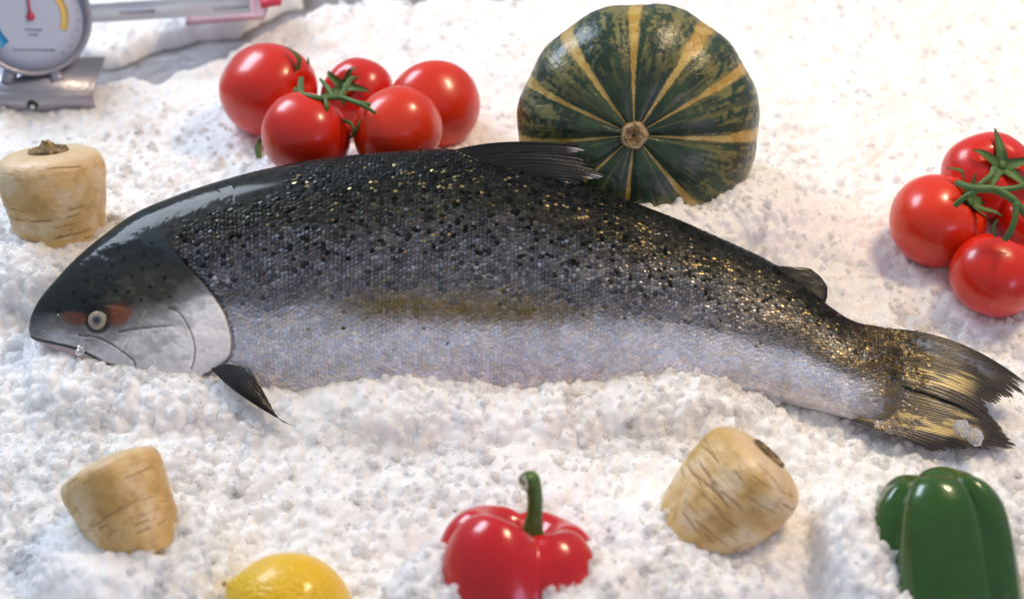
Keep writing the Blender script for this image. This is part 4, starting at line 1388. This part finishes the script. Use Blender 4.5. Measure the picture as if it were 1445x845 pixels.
tr = mesh_np('counter_tray', [(-0.9, -0.6, -0.012), (0.9, -0.6, -0.012), (0.9, -0.6, -0.03), (-0.9, -0.6, -0.03), (-0.9, 1.1, -0.012), (0.9, 1.1, -0.012), (0.9, 1.1, -0.03), (-0.9, 1.1, -0.03)],
             [(0, 1, 5, 4), (3, 7, 6, 2), (0, 3, 2, 1), (4, 5, 6, 7), (0, 4, 7, 3), (1, 2, 6, 5)])
tray = link('counter', tr, M['tray'], smooth=False)
tray['kind'] = 'structure'


# price rail behind, left
def build_rail():
    a = at(120, 22, 0.050); b = at(420, 4, 0.050)
    t = thing('price_rail', 'clear plastic price rail with dark slots behind the ice at the back left', 'price rail', (a[0], a[1], 0.03))
    d = b - a; L = np.linalg.norm(d); d /= L
    h = 22 * 1.2 / FPX
    up = np.array([0, 0.25, 0.97])
    g = np.stack([[a - up * h * .5 + d * x, a + up * h * 0.7 + d * x] for x in np.linspace(-0.02, L - 0.04, 12)])
    V, F = slab(g, 0.002, np.array([0, -0.97, 0.25]))
    child('strip', V, F, M['rail'], t, smooth=False)
    nrm = np.array([0, -0.97, 0.25])
    for (x0, x1, y0) in ((170, 220, 15), (302, 352, 9)):
        p, q = at(x0, y0 + 3, 0.052), at(x1, y0, 0.052)
        g = np.stack([[r - up * 0.0015, r + up * 0.0018] for r in (p, q)]) + nrm * 0.003
        V, F = slab(g, 0.0012, nrm)
        child('slot', V, F, M['slot'], t, smooth=False)


build_rail()


def card(name, label, cat, mat, quad, z, th=0.004):
    P = np.array([[at(*quad[0], z), at(*quad[1], z)], [at(*quad[3], z), at(*quad[2], z)]])
    g = np.zeros((8, 8, 3))
    for i in range(8):
        for j in range(8):
            u, v = i / 7, j / 7
            g[i, j] = (P[0, 0] * (1 - v) + P[0, 1] * v) * (1 - u) + (P[1, 0] * (1 - v) + P[1, 1] * v) * u
            g[i, j, 2] += 0.004 * math.sin(u * 3) * math.sin(v * 3)
    V, F = slab(g, th, np.array([0, 0, 1.0]))
    me = mesh_np(name, V - g[0, 0], F)
    o = link(name, me, mat)
    o.location = g[0, 0]
    o['label'] = label
    o['category'] = cat


card('plastic_tray', 'blurred pink plastic tray half out of frame behind the left tomatoes', 'tray', M['pinkcard'], [(270, -30), (392, -30), (372, 26), (262, 34)], 0.036)
card('red_box', 'blurred red plastic box at the top edge behind the left tomatoes', 'box', M['redplastic'], [(362, -24), (404, -24), (396, 6), (368, 10)], 0.046)


# ================================================================== ICE
def ice_height(x, y):
    base = 0.010 + 0.004 * sstep(-0.1, 0.25, y)
    base = base + 0.020 * (fbm(x * 9 + 3, y * 9, 0, 3, 201) - 0.5)
    # back edge of the heap
    px, py = proj(np.stack([x, y, np.full_like(x, 0.012)], -1))
    edge = np.interp(px, [-60, 0, 60, 130, 185, 225, 245, 270, 300, 340, 400, 450, 500, 540, 580, 620, 660, 700, 760, 820, 1000, 1500], [150, 142, 138, 122, 112, 120, 104, 95, 88, 72, 42, 24, 8, -2, 10, 0, -2, 8, 0, -25, -60, -60])
    e = (py - edge)                                     # >0 = on the near heap
    drop = 1 - sstep(-16, 4, e + 14 * (fbm(x * 40, y * 40, 0, 3, 222) - 0.5))
    far = np.interp(px, [-60, 100, 130, 165, 190, 215, 250, 270, 300, 330, 345, 380, 600], [60, 55, 72, 66, 58, 50, 42, 30, 30, 26, 12, -6, -60])
    f = 1 - sstep(-16, 6, py - far + 10 * (fbm(x * 40, y * 40, 2, 3, 223) - 0.5))
    H = base - 0.045 * drop  # hollow bares the grey counter in place of ice in shade
    H = np.where(f > 0, H + f * 0.034 * (drop > 0.2) * (px < 420), H)
    num, den = H * 0.12, np.full_like(H, 0.12)
    for (a, b, z, s) in ICE_PINS:
        d2 = (x - a) ** 2 + (y - b) ** 2
        w = np.exp(-d2 / (2 * s * s))
        num += w * z
        den += w
    H = num / den
    return H, drop


def blur(a, k=1):
    for _ in range(k):
        p = np.pad(a, 1, mode='edge')
        a = (p[1:-1, 1:-1] * 4 + (p[:-2, 1:-1] + p[2:, 1:-1] + p[1:-1, :-2] + p[1:-1, 2:]) * 2 + p[:-2, :-2] + p[2:, :-2] + p[:-2, 2:] + p[2:, 2:]) / 16
    return a


def build_ice():
    nu, nv = 900, 820
    u = np.linspace(-1, 1, nu)
    yv = np.linspace(-0.33, 0.60, nv)
    yv = yv + 0.0
    half = lambda y: 0.345 + 0.235 * (y + 0.33)
    U, Y = np.meshgrid(u, yv, indexing='ij')
    X = U * half(Y)
    H, drop = ice_height(X, Y)
    Hs = H + 0.007 * (fbm(X * 38, Y * 38, 0, 4, 231) - 0.5)
    # grains fused into the surface: the highest cap wins
    n = 90000
    gy = RNG.uniform(-0.33, 0.60, n)
    gu = RNG.uniform(-1, 1, n)
    cl = fbm(gu * half(gy) * 26, gy * 26, 0, 3, 251)
    r = (0.0013 + 0.0036 * RNG.random(n) ** 1.7) * (0.65 + 0.8 * cl)
    fi = (gu + 1) / 2 * (nu - 1)
    fj = (gy + 0.33) / 0.93 * (nv - 1)
    hz = Hs[fi.astype(int), fj.astype(int)] + r * RNG.uniform(-0.9, 0.1, n)
    cap = Hs - 0.0012
    gx = gu * half(gy)
    ax = RNG.uniform(0.8, 1.25, n)
    tx, ty = RNG.normal(0, 0.45, n), RNG.normal(0, 0.45, n)
    rot = RNG.uniform(0, np.pi, n)
    ca, sa, asp = np.cos(rot), np.sin(rot), RNG.uniform(1.0, 1.5, n)
    ang = RNG.random(n) < 0.65
    for di in range(-5, 6):
        for dj in range(-4, 5):
            i = np.clip(fi.astype(int) + di, 0, nu - 1)
            j = np.clip(fj.astype(int) + dj, 0, nv - 1)
            d2 = ((X[i, j] - gx) * ax) ** 2 + ((Y[i, j] - gy) / ax) ** 2
            q = 1 - d2 / (r * r)
            ddx, ddy = X[i, j] - gx, Y[i, j] - gy
            # angular crystals: a tilted flat top cut by steep sides; the rest are rounded
            fac = r * 0.62 + tx * ddx + ty * ddy
            sid = 2.6 * (r - np.maximum(np.abs(ddx * ca + ddy * sa), np.abs(-ddx * sa + ddy * ca) * asp))
            cry = np.minimum(fac, sid)
            m = (q > 0) | (ang & (cry > 0))
            q = np.maximum(q, 0)
            np.maximum.at(cap, (i[m], j[m]), hz[m] + np.where(ang[m], cry[m], r[m] * 0.75 * np.sqrt(q[m])))
    H2 = cap * 0.45 + blur(cap, 1) * 0.55
    soft = blur(cap, 10)
    amp = 0.30 + 0.75 * sstep(0.34, 0.60, fbm(X * 17, Y * 17, 4, 4, 261))
    amp = amp * (1 - 0.6 * sstep(0.05, 0.25, Y))
    H2 = soft + (H2 - soft) * amp
    V = np.stack([X, Y, H2], -1).reshape(-1, 3)
    me = mesh_np('ice_bed', V, grid_faces(nu, nv))
    bed = link('ice_bed', me, M['ice'])
    bed['kind'] = 'structure'
    # loose grains on top
    n = 34000
    gy = RNG.uniform(-0.33, 0.58, n)
    gu = RNG.uniform(-1, 1, n)
    gx = gu * half(gy)
    cl = fbm(gx * 22, gy * 22, 5, 3, 252)
    ok = RNG.random(n) < (sstep(0.40, 0.60, cl) * 0.8 + 0.2) * (1 - 0.75 * sstep(0.05, 0.22, gy))
    gy, gu, gx, cl = gy[ok], gu[ok], gx[ok], cl[ok]
    n = len(gx)
    r = 0.0008 + 0.0026 * RNG.random(n) ** 2.2
    gh = H2[((gu + 1) / 2 * (nu - 1)).astype(int), ((gy + 0.33) / 0.93 * (nv - 1)).astype(int)]
    gz = gh + r * RNG.uniform(-0.8, 0.25, n)
    P = np.stack([gx, gy, gz], 1)
    big = gh > -0.014
    P, r = P[big], r[big]
    me = bpy.data.meshes.new('ice_grains')
    me.vertices.add(len(P))
    me.vertices.foreach_set('co', P.astype(np.float32).ravel())
    a = me.attributes.new('size', 'FLOAT', 'POINT')
    a.data.foreach_set('value', r.astype(np.float32))
    a = me.attributes.new('turn', 'FLOAT_VECTOR', 'POINT')
    a.data.foreach_set('vector', RNG.uniform(0, 6.28, (len(P), 3)).astype(np.float32).ravel())
    a = me.attributes.new('pick', 'INT', 'POINT')
    a.data.foreach_set('value', RNG.integers(0, 6, len(P)).astype(np.int32))
    o = link('ice_grains', me, None, smooth=False)
    o['kind'] = 'stuff'
    o['label'] = 'loose white grains of crushed ice covering the whole display'
    o['category'] = 'ice'
    ng = bpy.data.node_groups.new('grains', 'GeometryNodeTree')
    ng.interface.new_socket('Geometry', in_out='INPUT', socket_type='NodeSocketGeometry')
    ng.interface.new_socket('Geometry', in_out='OUTPUT', socket_type='NodeSocketGeometry')
    nd, L = ng.nodes, ng.links
    gi, go = nd.new('NodeGroupInput'), nd.new('NodeGroupOutput')
    joinn = nd.new('GeometryNodeJoinGeometry')
    for k in range(6):
        ico = nd.new('GeometryNodeMeshIcoSphere')
        ico.inputs['Radius'].default_value = 1.0
        ico.inputs['Subdivisions'].default_value = 4
        pos = nd.new('GeometryNodeInputPosition')
        nz = nd.new('ShaderNodeTexNoise')
        nz.noise_dimensions = '4D'
        nz.inputs['W'].default_value = 3.7 * k
        nz.inputs['Scale'].default_value = 1.1
        nz.inputs['Detail'].default_value = 3.0
        nz.inputs['Roughness'].default_value = 0.55
        L.new(pos.outputs[0], nz.inputs['Vector'])
        mr = nd.new('ShaderNodeMapRange')
        mr.inputs['From Min'].default_value = 0.25
        mr.inputs['From Max'].default_value = 0.75
        mr.inputs['To Min'].default_value = 0.55
        mr.inputs['To Max'].default_value = 1.45
        L.new(nz.outputs['Fac'], mr.inputs['Value'])
        vm = nd.new('ShaderNodeVectorMath'); vm.operation = 'SCALE'
        L.new(pos.outputs[0], vm.inputs[0]); L.new(mr.outputs[0], vm.inputs['Scale'])
        v2 = nd.new('ShaderNodeVectorMath'); v2.operation = 'MULTIPLY'
        v2.inputs[1].default_value = [(1, 1, 1), (1.25, 0.9, 0.8), (0.9, 1.1, 0.85), (1.1, 0.8, 1.0), (1.35, 0.85, 0.75), (1, 0.95, 0.7)][k]
        L.new(vm.outputs[0], v2.inputs[0])
        sp = nd.new('GeometryNodeSetPosition')
        L.new(ico.outputs['Mesh'], sp.inputs['Geometry']); L.new(v2.outputs[0], sp.inputs['Position'])
        ss = nd.new('GeometryNodeSetShadeSmooth')
        L.new(sp.outputs[0], ss.inputs['Geometry'])
        sm = nd.new('GeometryNodeSetMaterial')
        sm.inputs['Material'].default_value = M['grain']
        L.new(ss.outputs[0], sm.inputs['Geometry'])
        g2 = nd.new('GeometryNodeGeometryToInstance')
        L.new(sm.outputs[0], g2.inputs[0])
        L.new(g2.outputs[0], joinn.inputs[0])

    def attr(nm, ty):
        q = nd.new('GeometryNodeInputNamedAttribute')
        q.data_type = ty
        q.inputs['Name'].default_value = nm
        return q
    iop = nd.new('GeometryNodeInstanceOnPoints')
    iop.inputs['Pick Instance'].default_value = True
    L.new(gi.outputs[0], iop.inputs['Points'])
    L.new(joinn.outputs[0], iop.inputs['Instance'])
    L.new(attr('pick', 'INT').outputs['Attribute'], iop.inputs['Instance Index'])
    L.new(attr('turn', 'FLOAT_VECTOR').outputs['Attribute'], iop.inputs['Rotation'])
    L.new(attr('size', 'FLOAT').outputs['Attribute'], iop.inputs['Scale'])
    L.new(iop.outputs[0], go.inputs[0])
    md = o.modifiers.new('grains', 'NODES')
    md.node_group = ng


build_ice()


def lump(label, px, py, z, r, seed):
    c = at(px, py, z)
    n, m = 40, 48
    p = np.linspace(0, np.pi, n); th = np.linspace(0, 2 * np.pi, m, endpoint=False)
    P_, T_ = np.meshgrid(p, th, indexing='ij')
    d = np.stack([np.sin(P_) * np.cos(T_), np.sin(P_) * np.sin(T_), np.cos(P_)], -1)
    k = 0.5 + 0.8 * fbm(d[..., 0] * 1.6 + seed, d[..., 1] * 1.6, d[..., 2] * 1.6, 4, seed) + 0.35 * np.abs(fbm(d[..., 0] * 5 + seed, d[..., 1] * 5, d[..., 2] * 5, 3, seed + 2) - 0.5) * 2
    V = d * (k * r)[..., None] * np.array([1.0, 1.2, 0.8])
    me = mesh_np('ice_lump', V.reshape(-1, 3), grid_faces(n, m, cv=True)[:, ::-1])
    o = link('ice_lump', me, M['icelump'])
    o.location = c
    o['label'] = label
    o['category'] = 'ice lump'
    o['group'] = 'clear lumps of ice on the fish'


lump('rounded white lump of ice resting on the tail fin', 1357, 604, 0.0305, 0.0050, 4)
lump('craggy clear lump of ice on the tail fin edge', 1376, 616, 0.0285, 0.0050, 9)
lump('small clear lump of ice touching the lip of the fish', 114, 494, 0.038, 0.0032, 13)
